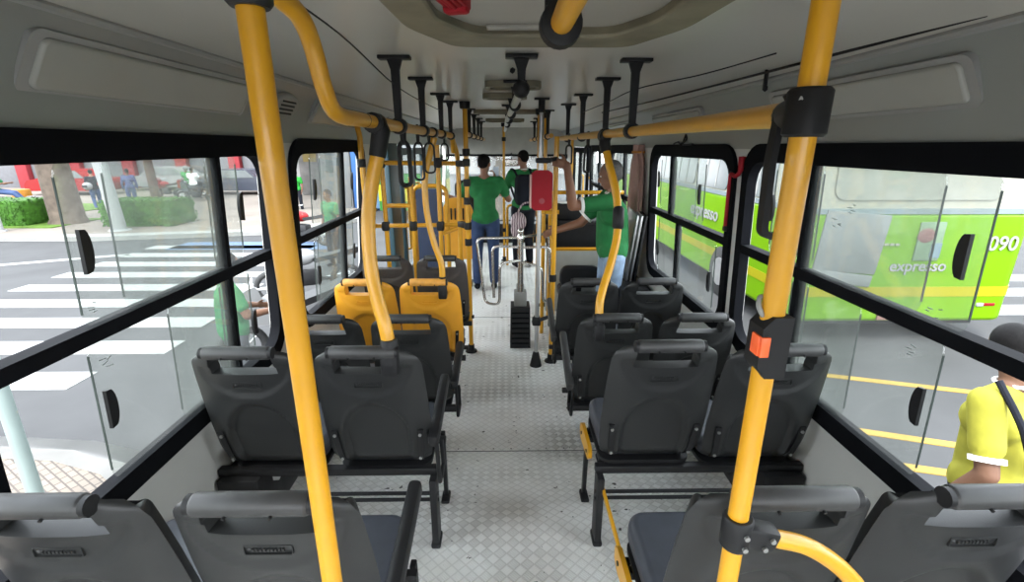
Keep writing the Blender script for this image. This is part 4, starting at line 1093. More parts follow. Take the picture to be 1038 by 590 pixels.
def person(name, label, loc, rz, P, top, bottom, shoe, skin=None, hair=None, vox=.009, long_sleeve=False, helmet=None, trim=None, curl=(.6, .6), cat='person', group=None, skirt=False, scale=1.0, bald=0):
    """P: joint positions facing +Y (x to the figure's right)"""
    t = thing(name, label, cat, loc, rz, group); t.scale = (scale,)*3
    skin = skin or M_SKIN1; hair = hair or M_HAIR
    V = {k: Vector(v) for k, v in P.items()}
    hd, nk, ch, pv = V['head'], V['neck'], V['chest'], V['pelvis']
    look = Vector(P.get('look', (0, 1, 0))).normalized()
    upv = (hd-nk).normalized(); rt = look.cross(upv).normalized(); look = upv.cross(rt)
    RH = Matrix((rt, look, upv)).transposed()
    def H(x, y, z): return hd+rt*x+look*y+upv*z
    bm = nb()
    sph(bm, H(0, -.005, .025), (.074, .092, .092), 3, RH); sph(bm, H(0, .022, -.045), (.057, .066, .07), 3, RH)
    sph(bm, H(0, .045, -.085), (.034, .034, .028), 2, RH)                       # chin
    capsule(bm, H(0, .085, .012), H(0, .103, -.028), .009, .014)                # nose
    capsule(bm, H(-.024, .082, .030), H(.024, .082, .030), .011, .011)          # brow
    capsule(bm, H(-.018, .083, -.062), H(.018, .083, -.062), .008, .008)        # lips
    for s in (-1, 1): sph(bm, H(s*.076, -.008, -.008), (.011, .020, .030), 2, RH)
    capsule(bm, nk-upv*.03, hd-upv*.05-look*.012, .052, .048)
    sh = {}
    for s, e in (('R', 1), ('L', -1)):
        S, E, Wr = V['sh'+s], V['el'+s], V['wr'+s]
        capsule(bm, S, E, .049, .042); capsule(bm, E, Wr, .043, .030)
        d = Vector(P.get('hd'+s, tuple(Wr-E))).normalized()
        hand(bm, Wr, d, P.get('up'+s, (e*.9, 0, .2)), P.get('th'+s, (0, 1, 0)), curl[0 if s == 'R' else 1])
        capsule(bm, V['hip'+s], V['kn'+s], .078, .054); capsule(bm, V['kn'+s], V['an'+s], .054, .036)
        capsule(bm, S, nk-Vector((0, 0, .03)), .045, .05)
        sh[s] = S
    ax = (sh['R']-sh['L']).normalized()
    capsule(bm, ch+ax*.07, ch-ax*.07, .10, .10); capsule(bm, ch, pv, .12, .12)
    capsule(bm, pv+ax*.06, pv-ax*.06, .11, .11)
    b = obj('body', bm, skin, t); remesh(b, vox, 3)
    if vox < .02:
        for s in (-1, 1):
            bm = nb(); sph(bm, H(s*.030, .0815, .008), (.0125, .008, .0075), 2, RH); obj('eye', bm, M_EYE if vox > .011 else M_EYE, t)
            bm = nb(); sph(bm, H(s*.030, .0885, .008), (.0055, .003, .0055), 1, RH); obj('pupil', bm, M_BLK, t)
    # shirt
    bm = nb()
    capsule(bm, ch+ax*.085+Vector((0, 0, .02)), ch-ax*.085+Vector((0, 0, .02)), .118, .118)
    capsule(bm, ch-Vector((0, 0, .02)), pv+Vector((0, 0, .02)), .135, .142)
    capsule(bm, pv+ax*.05, pv-ax*.05, .132, .132)
    for s in ('R', 'L'):
        S, E, Wr = V['sh'+s], V['el'+s], V['wr'+s]
        q = S.lerp(E, .62)
        capsule(bm, S, q, .066, .064) if not long_sleeve else (capsule(bm, S, E, .064, .052), capsule(bm, E, E.lerp(Wr, .9), .05, .040))
        capsule(bm, S, nk-Vector((0, 0, .045)), .060, .055)
    sph(bm, nk-Vector((0, 0, .075)), (.085, .075, .075), 2)
    so_ = obj('shirt', bm, top, t); remesh(so_, max(vox, .010), 5)
    if trim:
        for s in ('R', 'L'):
            S, E = V['sh'+s], V['el'+s]; d = (E-S).normalized(); c = S.lerp(E, .62)+d*.055
            bm = nb(); tube(bm, [c-d*.012, c+d*.010], .062, 18); obj('sleeve_trim', bm, trim, t)
        bm = nb(); c = nk+Vector((0, 0, -.005)); tube(bm, [c+Vector((.062*math.cos(k*PI/10), .062*math.sin(k*PI/10), -.006*math.sin(k*PI/10))) for k in range(20)], .008, 8, closed=True); obj('collar', bm, trim, t)
    # trousers / skirt
    bm = nb()
    capsule(bm, pv+ax*.055-Vector((0, 0, .02)), pv-ax*.055-Vector((0, 0, .02)), .122, .122)
    for s in ('R', 'L'):
        if skirt:
            capsule(bm, V['hip'+s], V['kn'+s], .115, .15)
        else:
            a2 = V['kn'+s].lerp(V['an'+s], .93)
            capsule(bm, V['hip'+s], V['kn'+s], .098, .072); capsule(bm, V['kn'+s], a2, .072, .058)
    tr = obj('trousers' if not skirt else 'skirt', bm, bottom, t); remesh(tr, max(vox, .010), 5)
    for s in ('R', 'L'):
        a = V['an'+s]; k = V['kn'+s]; f = Vector(P.get('ft'+s, (0, 1, 0))).normalized()
        bm = nb(); capsule(bm, a+Vector((0, 0, -.035))-f*.035, a+Vector((0, 0, -.045))+f*.14, .042, .034); 
        o = obj('shoe', bm, shoe, t); remesh(o, .012, 3)
    # hair or helmet
    bm = nb()
    if helmet:
        sph(bm, H(0, -.01, .03), (.118, .13, .125), 3, RH); o = obj('helmet', bm, helmet, t)
        bm = nb(); sph(bm, H(0, .06, .02), (.085, .075, .05), 2, RH); obj('visor', bm, M_BLK, o)
    else:
        sph(bm, H(0, -.018, .044), (.080, .088, .084), 3, RH)
        sph(bm, H(0, -.050, .005), (.070, .052, .066), 2, RH)
        o = obj('hair', bm, hair, t); remesh(o, .009, 3)
    return t

def stand(h=1.72, lean=0, **kw):
    k = h/1.72
    P = dict(head=(0, .03+lean, 1.60*k), neck=(0, lean*.8, 1.46*k), chest=(0, lean*.6, 1.27*k), pelvis=(0, 0, .96*k),
             shR=(.185, lean*.7, 1.40*k), shL=(-.185, lean*.7, 1.40*k), elR=(.24, -.02, 1.12*k), elL=(-.24, -.02, 1.12*k),
             wrR=(.25, .06, .88*k), wrL=(-.25, .06, .88*k), hipR=(.095, 0, .90*k), hipL=(-.095, 0, .90*k),
             knR=(.105, .03, .50*k), knL=(-.105, .01, .50*k), anR=(.11, -.01, .09*k), anL=(-.11, -.03, .09*k))
    P.update(kw); return P
def sit(h=1.7, **kw):
    k = h/1.72
    P = dict(head=(0, .03, .75*k), neck=(0, 0, .61*k), chest=(0, -.01, .42*k), pelvis=(0, -.02, .11*k),
             shR=(.18, 0, .55*k), shL=(-.18, 0, .55*k), elR=(.24, .14, .34*k), elL=(-.24, .14, .34*k), wrR=(.2, .37, .38*k), wrL=(-.2, .37, .38*k),
             hipR=(.1, 0, .09*k), hipL=(-.1, 0, .09*k), knR=(.15, .40, .10*k), knL=(-.15, .40, .10*k), anR=(.15, .38, -.32*k), anL=(-.15, .38, -.32*k))
    P.update(kw); return P

# man in light jeans: faces the left side of the bus (his +Y points to -X); near arm raised to the pole
t = person('person', 'man in green shirt with white trim and light jeans, arm raised to yellow pole', (.93, 4.03, FLOW), PI/2,
           stand(1.70, .03, shR=(.17, .03, 1.39), shL=(-.18, .06, 1.38), elL=(-.22, .39, 1.35), wrL=(-.288, .455, 1.67),
                 elR=(.20, .25, 1.15), wrR=(.16, .47, 1.09), hdL=(0, 1, .25), upL=(-1, 0, 0), thL=(0, 0, 1), look=(.25, 1, -.22), head=(0, .05, 1.575)),
           M_SHG, M_JEANL, M_DARKC, M_SKIN1, M_HAIRG, vox=.009, trim=M_SHW, curl=(.6, 1.5))
# man near the turnstile, seen from behind
person('person', 'man in green shirt and navy jeans seen from behind, holding something to his face', (-.26, 6.0, FLOW), 0,
       stand(1.71, elR=(.30, .12, 1.16), wrR=(.13, .27, 1.40), elL=(-.36, .10, 1.14), wrL=(-.48, .12, 1.20), look=(.25, 1, -.05), hdR=(-.2, .3, 1)),
       M_SHG, M_JEANB, M_DARKC, M_SKIN1, M_HAIR, vox=.011, curl=(1.0, .8))
t = thing('phone', 'pale phone held up by the man in navy jeans', 'phone', (-.12, 6.36, 1.32))
bm = nb(); prism(bm, rrect(-.04, .04, -.08, .08, .012, 3), lambda a, b: Vector((a, 0, b)), lambda a, b: Vector((a, .01, b))); o = obj('case', bm, M_GREYM, t)
bm = nb(); box(bm, (0, -.001, 0), (.07, .002, .145)); obj('screen', bm, mat('pale_blue_screen', (.45, .55, .65), .2, var=.1), t)
bp_ = person('person', 'person in green shirt with black backpack standing near the windshield', (.27, 7.15, FLOW), .35,
       stand(1.75, elL=(-.28, .12, 1.12), wrL=(-.33, .34, 1.15), look=(-.2, 1, 0)), M_SHG, M_DARKC, M_DARKC, M_SKIN1, M_HAIR, vox=.011, trim=M_SHW)
t = thing('backpack', 'black backpack worn by the person near the windshield', 'backpack', (.30, 6.93, 1.0), .35)
bm = nb(); prism(bm, rrect(-.15, .15, -.18, .26, .08), lambda a, b: Vector((a, -.07, b)), lambda a, b: Vector((a, .10, b))); o = obj('bag_body', bm, M_DARKC, t); bv = o.modifiers.new('b', 'BEVEL'); bv.width = .04; bv.segments = 4; bv.limit_method = 'ANGLE'
for s in (-1, 1):
    bm = nb(); tube(bm, smooth_path([(s*.11, .08, .24), (s*.13, .16, .32), (s*.13, .30, .30), (s*.12, .34, .12), (s*.12, .10, -.12)]), .016, 8); obj('shoulder_strap', bm, M_DARKC, t)
t = thing('striped_bag', 'small striped purple cloth bag hanging by the turnstile column', 'bag', (.13, 4.36, .98))
bm = nb(); sph(bm, (-.01, 0, 0), (.075, .05, .09), 3); sph(bm, (-.03, 0, -.07), (.05, .04, .09), 3); o = obj('bag_body', bm, M_STRIPE, t); remesh(o, .008, 4)
bm = nb(); tube(bm, smooth_path([(-.02, 0, .08), (.03, 0, .16), (.10, 0, .18), (.18, -.0, .20)]), .008, 8); obj('handle', bm, M_STRIPE, t)
# people outside
person('person', 'man in yellow reflective shirt and white mask in the street by right window', (2.46, 1.98, -1.0), .35,
       stand(1.72, .04, elR=(.28, -.06, 1.13), elL=(-.27, -.08, 1.12), wrL=(-.26, .05, .88), look=(.55, .8, -.1)), M_SHY, M_DARKC, M_DARKC, M_SKIN2, M_HAIR, vox=.010, trim=M_SHW, scale=1.07)
t = thing('face_mask', 'white face mask worn by the man in the yellow shirt', 'mask', (2.46, 1.98, -1.0), .35)
bm = nb(); R = Matrix.Rotation(-.6, 3, 'Z'); sph(bm, (.050, .142, 1.548), (.054, .034, .046), 3, R)
tube(bm, smooth_path([(.02, .16, 1.56), (-.05, .10, 1.575), (-.07, .04, 1.585)]), .004, 6); obj('cloth', bm, M_SHW, t); t.scale = (1.07,)*3
t = thing('cross_body_strap', 'dark bag strap across the yellow reflective shirt', 'strap', (2.46, 1.98, -1.0), .35)
bm = nb(); tube(bm, smooth_path([(-.16, .02, 1.50), (-.19, -.10, 1.36), (-.12, -.14, 1.20), (.02, -.14, 1.10), (.15, -.10, 1.02)]), .014, 8); obj('band', bm, M_DARKC, t); t.scale = (1.07,)*3
person('person', 'person in mint green shirt and grey trousers in the street by left window', (-2.64, 4.30, -1.0), -.9,
       stand(1.70, .02, elR=(.25, .10, 1.14), wrR=(.15, .33, 1.12), elL=(-.25, .05, 1.13), wrL=(-.18, .26, 1.10)), M_SHGL, omat('grey_trousers', (.2, .22, .26), .85, var=.1), M_DARKC, M_SKIN2, M_HAIR, vox=.011)
person('person', 'green shirted figure standing in for a reflection in the second left window', (-3.9, 10.6, -1.0), 2.6, stand(1.74), M_SHGL, M_DARKC, M_DARKC, M_SKIN2, M_HAIR, vox=.016)  # added figure, takes the place of a reflection in the window glass
person('person', 'person in red shirt on the bright street behind the left pole', (-6.2, 13.6, -1.0), -2.2, stand(1.72, elR=(.27, .1, 1.16), wrR=(.2, .34, 1.2)), M_SHR, M_DARKC, M_DARKC, M_SKIN2, M_HAIR, vox=.016)
person('person', 'small figure in bright green top by the white building on the left', (-8.6, 20.0, -1.0), 2.9, stand(1.7), omat('bright_green_top', (.05, .6, .08), .8, var=.05), M_DARKC, M_DARKC, M_SKIN2, M_HAIR, vox=.018)
person('person', 'dark dressed walker with a white helmet in hand beside the tree trunk', (-17.4, 20.6, -1.0), .8, stand(1.7, knR=(.1, .12, .5), anR=(.1, .16, .1), knL=(-.1, .0, .5), anL=(-.1, -.2, .12)), M_DARKC, M_JEANB, M_DARKC, M_SKIN1, M_HAIR, vox=.018)
t = thing('helmet', 'white helmet carried by the dark dressed walker', 'helmet', (-17.4, 20.3, .05)); bm = nb(); sph(bm, (0, 0, 0), (.17, .17, .16), 3); o = obj('shell', bm, M_WHITEP, t); bm = nb(); box(bm, (0, -.13, 0), (.2, .08, .1), bev=.02); obj('visor', bm, M_BLK, o)
person('person', 'figure in light blue clothes beyond the hedge on the left', (-16.2, 21.0, -1.0), .5, stand(1.72), M_SHB, M_SHB, M_DARKC, M_SKIN2, M_HAIR, vox=.018, long_sleeve=True)
person('person', 'seated person in green vest and white helmet at the far left edge', (-19.0, 18.2, -.05), -1.3, sit(1.7, knR=(.14, .55, .0), anR=(.15, .95, -.42), knL=(-.12, .5, .02), anL=(-.14, .8, -.46)), M_SHGL, M_JEANB, M_DARKC, M_SKIN2, M_HAIR, vox=.018, helmet=M_WHITEP)
t = thing('stone', 'stone block under the seated person at the far left', 'stone', (-19.0, 18.2, -1.0)); bm = nb(); box(bm, (0, 0, .41), (.6, .6, .82), bev=.12, seg=4); obj('rock', bm, M_STONE, t)
t = thing('stone', 'rounded grey boulder on the lawn at the far left', 'stone', (-18.0, 18.5, -1.0)); bm = nb(); sph(bm, (0, 0, .30), (.62, .5, .55), 3); obj('rock', bm, M_STONE, t)
t = thing('litter_barrel', 'orange barrel on the lawn at the far left', 'barrel', (-19.9, 20.0, -1.0)); bm = nb(); tube(bm, [(0, 0, 0), (0, 0, .05), (0, 0, .45), (0, 0, .9), (0, 0, .95)], [.26, .3, .33, .3, .27], 18); obj('drum', bm, M_ORANGE, t); bm = nb(); tube(bm, [(0, 0, .3), (0, 0, .36)], .335, 18); obj('band', bm, M_WHITEP, t)

# ------------------------------------------------------------------ street on both sides
GZ = -1.0
bm = nb(); box(bm, (0, 20, GZ-.1), (140, 120, .2)); struct('street', bm, M_ASPH)
def slab(name, pts, z0, z1, m):
    bm = nb(); prism(bm, pts, lambda a, b: Vector((a, b, z1)), lambda a, b: Vector((a, b, z0))); return struct(name, bm, m)
kerb = [(-12, 3.9), (-6, 3.86), (-4.6, 3.80), (-3.7, 3.72), (-3.05, 3.52), (-2.5, 3.12), (-2.15, 2.5), (-2.0, 1.6), (-2.0, -6), (-12, -6)]
kin = [(-12, 3.62), (-6, 3.58), (-4.65, 3.52), (-3.85, 3.45), (-3.3, 3.27), (-2.78, 2.93), (-2.42, 2.4), (-2.28, 1.6), (-2.28, -6), (-12, -6)]
slab('sidewalk', kin, GZ, GZ+.10, M_PAVE)
bm = nb(); n = len(kerb)-1
for i in range(n-1):
    a, b, c, d = kerb[i], kerb[i+1], kin[i+1], kin[i]
    v = [bm.verts.new((p[0], p[1], z)) for z in (GZ, GZ+.11) for p in (a, b, c, d)]
    for f in ((4, 5, 6, 7), (0, 1, 5, 4), (1, 2, 6, 5), (2, 3, 7, 6), (3, 0, 4, 7)): bm.faces.new([v[k] for k in f])
bmesh.ops.remove_doubles(bm, verts=bm.verts, dist=.001)
struct('kerb', bm, M_CONC)
# zebra crossing, one painted bar each
for k in range(9):
    y = 5.08+.965*k
    xa, xb = (-9.3-.05*k, -4.45-.1*k) if k else (-9.0, -5.0)
    bm = nb(); box(bm, ((xa+xb)/2, y, GZ+.004), (xb-xa, .44, .008))
    tag(obj('crossing_stripe', bm, M_LINE), ('nearest', 'second', 'third', 'fourth', 'fifth', 'sixth', 'seventh', 'eighth', 'farthest')[k]+' white zebra crossing bar from the paved corner, left windows', 'road marking', 'zebra crossing bars')
bm = nb(); bar(bm, (-16, 8.7, GZ+.004), (-9.6, 11.9, GZ+.004), .22, .008); struct('road_line', bm, M_LINE)
bm = nb(); box(bm, (-6.9, 13.0, GZ+.004), (4.4, 1.0, .008)); struct('road_line', bm, M_BLUEL)
slab('sidewalk', [(-60, 60), (-60, 14.2), (-12, 14.2), (-7, 15.2), (-5.5, 18), (-5.5, 60)], GZ, GZ+.12, M_EARTH)
slab('kerb', [(-60, 14.2), (-60, 13.7), (-12, 13.7), (-6.6, 14.8), (-5.1, 17.8), (-5.5, 18), (-7, 15.2), (-12, 14.2)], GZ, GZ+.13, M_CONC)
slab('lawn', [(-60, 17.4), (-60, 15.3), (-14.6, 15.3), (-14.6, 17.4)], GZ, GZ+.15, M_GRASS)
slab('lawn', [(-60, 22), (-60, 19.4), (-17, 19.4), (-17, 22)], GZ, GZ+.15, M_GRASS)
def leaves(bm, fn, n, size):
    for _ in range(n):
        p, nn = fn(); a = Vector((random.gauss(0, 1), random.gauss(0, 1), random.gauss(0, 1))).normalized(); b = a.cross(nn+Vector((.01, .02, .03))).normalized(); a = b.cross(nn).normalized()
        a = (a+nn*random.uniform(-.5, .8)).normalized(); s = size*random.uniform(.6, 1.3)
        v = [bm.verts.new(p+a*s*x+b*s*y) for x, y in ((-1, 0), (0, .45), (1, 0), (0, -.45))]; bm.faces.new(v)
def hedge(label, x0, x1, y0, y1, h):
    t = thing('hedge', label, 'hedge', ((x0+x1)/2, (y0+y1)/2, GZ+.1))
    bm = nb(); box(bm, ((x0+x1)/2, (y0+y1)/2, GZ+.1+h/2), (x1-x0, y1-y0, h), bev=.15, seg=3); o = obj('inner_mass', bm, M_LEAF, t, True)
    bm = nb()
    def fn():
        u = random.random(); x = random.uniform(x0, x1)
        if u < .5: return Vector((x, y0-.01, GZ+.1+random.uniform(.02, h))), Vector((0, -1, 0))
        if u < .85: return Vector((x, random.uniform(y0, y1), GZ+.1+h)), Vector((0, 0, 1))
        return Vector((x1 if random.random() < .5 else x0, random.uniform(y0, y1), GZ+.1+random.uniform(.02, h))), Vector((1, 0, 0))
    leaves(bm, fn, 2600, .06); obj('foliage', bm, M_LEAF, t, True, ang=180)
hedge('clipped green hedge at the far left edge across the street', -21, -15.7, 15.6, 16.9, .85)
hedge('clipped green hedge right of the white post across the street', -13.2, -10.9, 15.6, 16.9, .85)
def tree(label, x, y, r, h, cr, lf=1500, crown=True):
    t = thing('tree', label, 'tree', (x, y, GZ+.1))
    bm = nb(); tube(bm, smooth_path([(x, y, GZ), (x+.03, y, GZ+.4), (x-.05, y, GZ+h*.5), (x+.08, y, GZ+h)]), [r*1.25]+[r]*23+[r*.7], 16) if False else tube(bm, [(x, y, GZ), (x+.02, y, GZ+.3), (x-.04, y, GZ+h*.5), (x+.08, y, GZ+h)], [r*1.3, r, r*.9, r*.7], 16)
    for k in range(3): a = k*2.1; tube(bm, [(x+.05, y, GZ+h*.9), (x+cr*.5*math.cos(a), y+cr*.5*math.sin(a), GZ+h+cr*.6)], [r*.5, r*.2], 10)
    obj('trunk', bm, M_BARK, t, True)
    bm = nb(); c = Vector((x, y, GZ+h+cr*.6))
    def fn():
        v = Vector((random.gauss(0, 1), random.gauss(0, 1), random.gauss(0, 1))).normalized(); return c+Vector((v.x*cr, v.y*cr, v.z*cr*.7))*random.uniform(.6, 1.05), v
    leaves(bm, fn, lf, .28); obj('crown', bm, M_LEAF2, t, True, ang=180)
tree('thick pale tree trunk seen through the near left window', -15.0, 16.4, .48, 4.2, 2.6)
tree('tree standing by the white building beyond the left windows', -16.2, 22.4, .2, 4.6, 1.6)
tree('slim tree in front of the shops beyond the left windows', -10.2, 22.6, .16, 4.4, 1.7)
tree('leafy tree ahead of the bus on the left', -.2, 17.5, .2, 2.8, 1.7, 2600)
tree('leafy tree ahead of the bus on the right', 2.2, 24, .25, 3.0, 3.0, 2600)
def post(label, p, q, r, m, foot=.0):
    t = thing('street_post', label, 'post', p); bm = nb(); tube(bm, [p, q], r, 14); obj('shaft', bm, m, t, True)
    bm = nb(); tube(bm, [Vector(p), Vector(p)+Vector((0, 0, .06))], [r*1.7, r*1.5], 14); obj('base_collar', bm, m, t, True); return t
post('pale teal rusty post on the paved corner at the far left', (-3.32, 2.80, GZ+.1), (-3.50, 3.0, 1.9), .045, M_RUST)
post('white pole standing in front of the hedge across the street', (-12.1, 14.9, GZ+.1), (-12.45, 15.0, 3.2), .19, M_WHITEP)
post('white post at the extreme left edge beside the seated person', (-15.65, 14.7, GZ+.1), (-15.75, 14.7, 3.0), .12, M_WHITEP)

# buildings
def building(name, label, x0, x1, y0, y1, h, m, parts):
    t = thing(name, label, 'building', ((x0+x1)/2, (y0+y1)/2, GZ))
    bm = nb(); box(bm, ((x0+x1)/2, (y0+y1)/2, GZ+h/2), (x1-x0, y1-y0, h)); obj('walls', bm, m, t, True)
    bm = nb(); box(bm, ((x0+x1)/2, (y0+y1)/2, GZ+h+.1), (x1-x0+.4, y1-y0+.4, .2)); obj('roof', bm, M_CONC, t, True)
    for nm, c, s, mm in parts:
        bm = nb(); box(bm, c, s, bev=.02); obj(nm, bm, mm, t, True)
parts = []
for k in range(9):
    x = -40+3.3*k
    parts.append(('pillar', (x, 30.9, GZ+2.1), (.7, .5, 4.2), M_BLDR))
    if k < 8: parts.append(('shutter', (x+1.65, 31.0, GZ+1.5), (2.5, .1, 3.0), M_BLDG))
parts.append(('fascia', (-27, 30.8, GZ+4.4), (28, .5, .9), M_BLDR))
building('shop_row', 'grey shop row with red pillars in the distance on the left', -41, -13, 31, 36, 6, M_BLDG, parts)
building('white_building', 'bright white building with a red door canopy on the left', -12.0, -7.5, 26, 32, 6, M_BLDW,
         [('canopy', (-10.6, 25.7, 1.75), (1.6, .7, .18), M_BLDR), ('door', (-10.4, 25.97, .35), (1.0, .1, 2.4), M_STONE), ('window', (-9.0, 25.97, .9), (1.0, .1, 1.2), M_BUSWIN), ('sign_plate', (-10.3, 25.95, 1.1), (.7, .1, .5), omat('ochre_sign', (.55, .42, .15), .6, var=.1))])
building('blue_hoarding', 'blue fenced building beyond the second left window', -7.2, -4.95, 20.5, 25, 4.5, M_BLUEW,
         [('panel', (-6.8, 20.4, .8), (.7, .12, 3.4), M_BLDG), ('panel', (-6.05, 20.4, .8), (.7, .12, 3.4), M_BLUEW), ('panel', (-5.3, 20.4, .8), (.7, .12, 3.4), omat('pale_blue', (.3, .55, .85), .6, var=.05))])
building('far_building', 'pale building in the distance straight ahead of the bus', -6, 9, 48, 54, 7, M_BLDW,
         [('window', (-3, 47.95, 2.5), (1.5, .1, 1.5), M_BUSWIN), ('window', (1, 47.95, 2.5), (1.5, .1, 1.5), M_BUSWIN), ('window', (5, 47.95, 2.5), (1.5, .1, 1.5), M_BUSWIN), ('awning', (2, 47.5, 1.0), (10, 1.0, .3), M_BLDR)])

# vehicles
def wheel(parent, c, r, w, m=M_TYRE):
    bm = nb(); c = Vector(c)
    tube(bm, [c+Vector((-w/2, 0, 0)), c+Vector((-w*.42, 0, 0)), c+Vector((w*.42, 0, 0)), c+Vector((w/2, 0, 0))], [r*.9, r, r, r*.9], 28); o = obj('wheel', bm, m, parent, True)
    bm = nb(); cyl(bm, c+Vector((-w/2-.01, 0, 0)), c+Vector((w/2+.01, 0, 0)), r*.55, 20); obj('hub', bm, M_GREYM, o, True)
def car(label, loc, rz, m):
    t = thing('parked_car', label, 'car', loc, rz)
    side = [(-2.05, .35), (-2.1, .75), (-1.95, .98), (-1.3, 1.02), (-.75, 1.45), (.65, 1.48), (1.25, 1.02), (1.95, .88), (2.1, .65), (2.1, .35)]
    P = [(p.x, p.y) for p in fillet([(a, b, 0) for a, b in side], .15, 4, True)]
    bm = nb(); prism(bm, P, lambda a, b: Vector((-.82+.12*max(0, b-.95), a, b)), lambda a, b: Vector((.82-.12*max(0, b-.95), a, b))); obj('body', bm, m, t)
    bm = nb(); prism(bm, [(-1.15, 1.02), (-.72, 1.40), (.62, 1.42), (1.10, 1.02)], lambda a, b: Vector((-.83+.12*max(0, b-.95), a, b)), lambda a, b: Vector((.83-.12*max(0, b-.95), a, b))); obj('window', bm, M_BUSWIN, t)
    for s in (-1, 1):
        for a in (-1.3, 1.3): wheel(t, (s*.74, a, .32), .32, .2)
    return t
car('dark parked car in front of the shops on the left', (-14.6, 26.9, GZ), PI/2, M_CARD)
car('red parked car behind the row of motorbikes on the left', (-23.5, 26.8, GZ), PI/2, M_CARR)
car('white parked car between the red car and the dark car', (-20.2, 29.6, GZ), PI/2, M_CARW)
def moto(label, loc, rz, m, group=None, scale=1.0):
    t = thing('motorbike', label, 'motorbike', loc, rz, group); t.scale = (scale,)*3
    for a in (-.62, .62):
        bm = nb(); tube(bm, [(0, a+.25*math.cos(k*PI/14), .30+.25*math.sin(k*PI/14)) for k in range(28)], .05, 10, closed=True); w_ = obj('wheel', bm, M_TYRE, t)
        bm = nb(); cyl(bm, (-.06, a, .30), (.06, a, .30), .06, 14)
        for k in range(5): bar(bm, (0, a, .30), (0, a+.24*math.cos(k*PI*.4), .30+.24*math.sin(k*PI*.4)), .02, .02)
        obj('rim', bm, M_GREYM, w_)
    bm = nb(); sph(bm, (0, .12, .78), (.14, .27, .15), 3); o = obj('tank', bm, m, t)
    bm = nb(); prism(bm, [(p.x, p.y) for p in fillet([(.30, .55, 0), (.62, .62, 0), (.60, 1.02, 0), (.42, 1.08, 0), (.34, .80, 0)], .06, 4, True)], lambda a, b: Vector((-.13, a, b)), lambda a, b: Vector((.13, a, b))); obj('fairing', bm, m, t)
    bm = nb(); prism(bm, [(p.x, p.y) for p in fillet([(-.85, .80, 0), (-.1, .68, 0), (-.05, .76, 0), (-.45, .82, 0), (-.88, .92, 0)], .05, 4, True)], lambda a, b: Vector((-.13, a, b)), lambda a, b: Vector((.13, a, b))); obj('seat', bm, M_BLK, t)
    bm = nb(); box(bm, (0, .05, .42), (.24, .36, .30), bev=.05); obj('engine', bm, M_STEEL, t)
    bm = nb(); tube(bm, [(0, .62, .30), (0, .40, .98)], .035, 10); tube(bm, [(-.33, .30, 1.05), (-.1, .40, 1.02), (.1, .40, 1.02), (.33, .30, 1.05)], .016, 10); obj('fork_and_bars', bm, M_GREYM, t)
    bm = nb(); sph(bm, (0, .58, .92), (.09, .07, .09), 2); obj('headlight', bm, M_GREYM, t)
    bm = nb(); tube(bm, [(.14, .1, .28), (.16, -.7, .36)], [.03, .05], 12); obj('exhaust', bm, M_GREYM, t)
    bm = nb(); tube(bm, [(0, -.62, .30), (0, -.05, .40)], .03, 10); obj('swingarm', bm, M_STEEL, t)
    return t
moto('white motorbike standing beside the person in the mint green shirt', (-2.75, 5.75, GZ), 2.4, M_CARW)
moto('white motorbike further along the street, seen through the second left window', (-3.5, 8.2, GZ), 2.0, M_CARW)
moto('red motorbike on the bright street beside the person in red shirt', (-5.6, 13.2, GZ), 1.2, M_CARR)
G_M = 'row of parked motorbikes'
moto('red motorbike leftmost in the parked row beyond the hedge', (-17.4, 25.0, GZ), 1.4, M_CARR, G_M)
moto('red motorbike with rider in the parked row beyond the hedge', (-15.9, 24.6, GZ), 1.5, M_CARR, G_M)
moto('black motorbike rightmost in the parked row beyond the hedge', (-14.9, 23.4, GZ), 1.8, M_CARD, G_M)
person('person', 'motorbike rider in bright green vest among the parked motorbikes', (-15.9, 24.4, -.18), .2, sit(1.7), omat('neon_green_vest', (.08, .75, .15), .7, var=.05), M_DARKC, M_DARKC, M_SKIN2, M_HAIR, vox=.018, helmet=M_CARW)
person('person', 'rider in white shirt on the black motorbike beyond the hedge', (-14.95, 23.35, -.18), .2, sit(1.7), M_SHW, M_DARKC, M_DARKC, M_SKIN2, M_HAIR, vox=.018)

# lime green city bus on the right
t = thing('city_bus', 'lime green city bus with yellow rear stripe close by on the right', 'bus', (5.3, 11.5, GZ))
bx0, bx1, by0, by1 = 3.92, 7.02, 6.1, 18.0
bm = nb()
prof = rrect(bx0, bx1, by0, by1, .22, 6)
prism(bm, prof, lambda a, b: Vector((a, b, -.70)), lambda a, b: Vector((a, b, .82))); o = obj('lower_body', bm, M_BUSG, t, True); bv = o.modifiers.new('b', 'BEVEL'); bv.width = .06; bv.segments = 3; bv.limit_method = 'ANGLE'; bv.angle_limit = math.radians(50)
bm = nb(); prism(bm, [(5.47+(a-5.47)*.985, 12+(b-12)*.997) for a, b in prof], lambda a, b: Vector((a, b, .80)), lambda a, b: Vector((5.47+(a-5.47)*.95, 12.05+(b-12.05)*.985, 2.2))); obj('upper_body', bm, M_BUSW, t, True)
bm = nb(); prism(bm, [(5.47+(a-5.47)*.95, 12.05+(b-12.05)*.985) for a, b in prof], lambda a, b: Vector((a, b, 2.19)), lambda a, b: Vector((5.47+(a-5.47)*.9, 12.05+(b-12.05)*.97, 2.32))); obj('roof', bm, M_BUSW, t, True)
bm = nb(); prism(bm, [(5.47+(a-5.47)*1.004, 12.05+(b-12.05)*1.001) for a, b in prof], lambda a, b: Vector((a, b, -.33)), lambda a, b: Vector((a, b, -.19))); obj('stripe', bm, M_BUSY, t, True, label='yellow band around the bus')
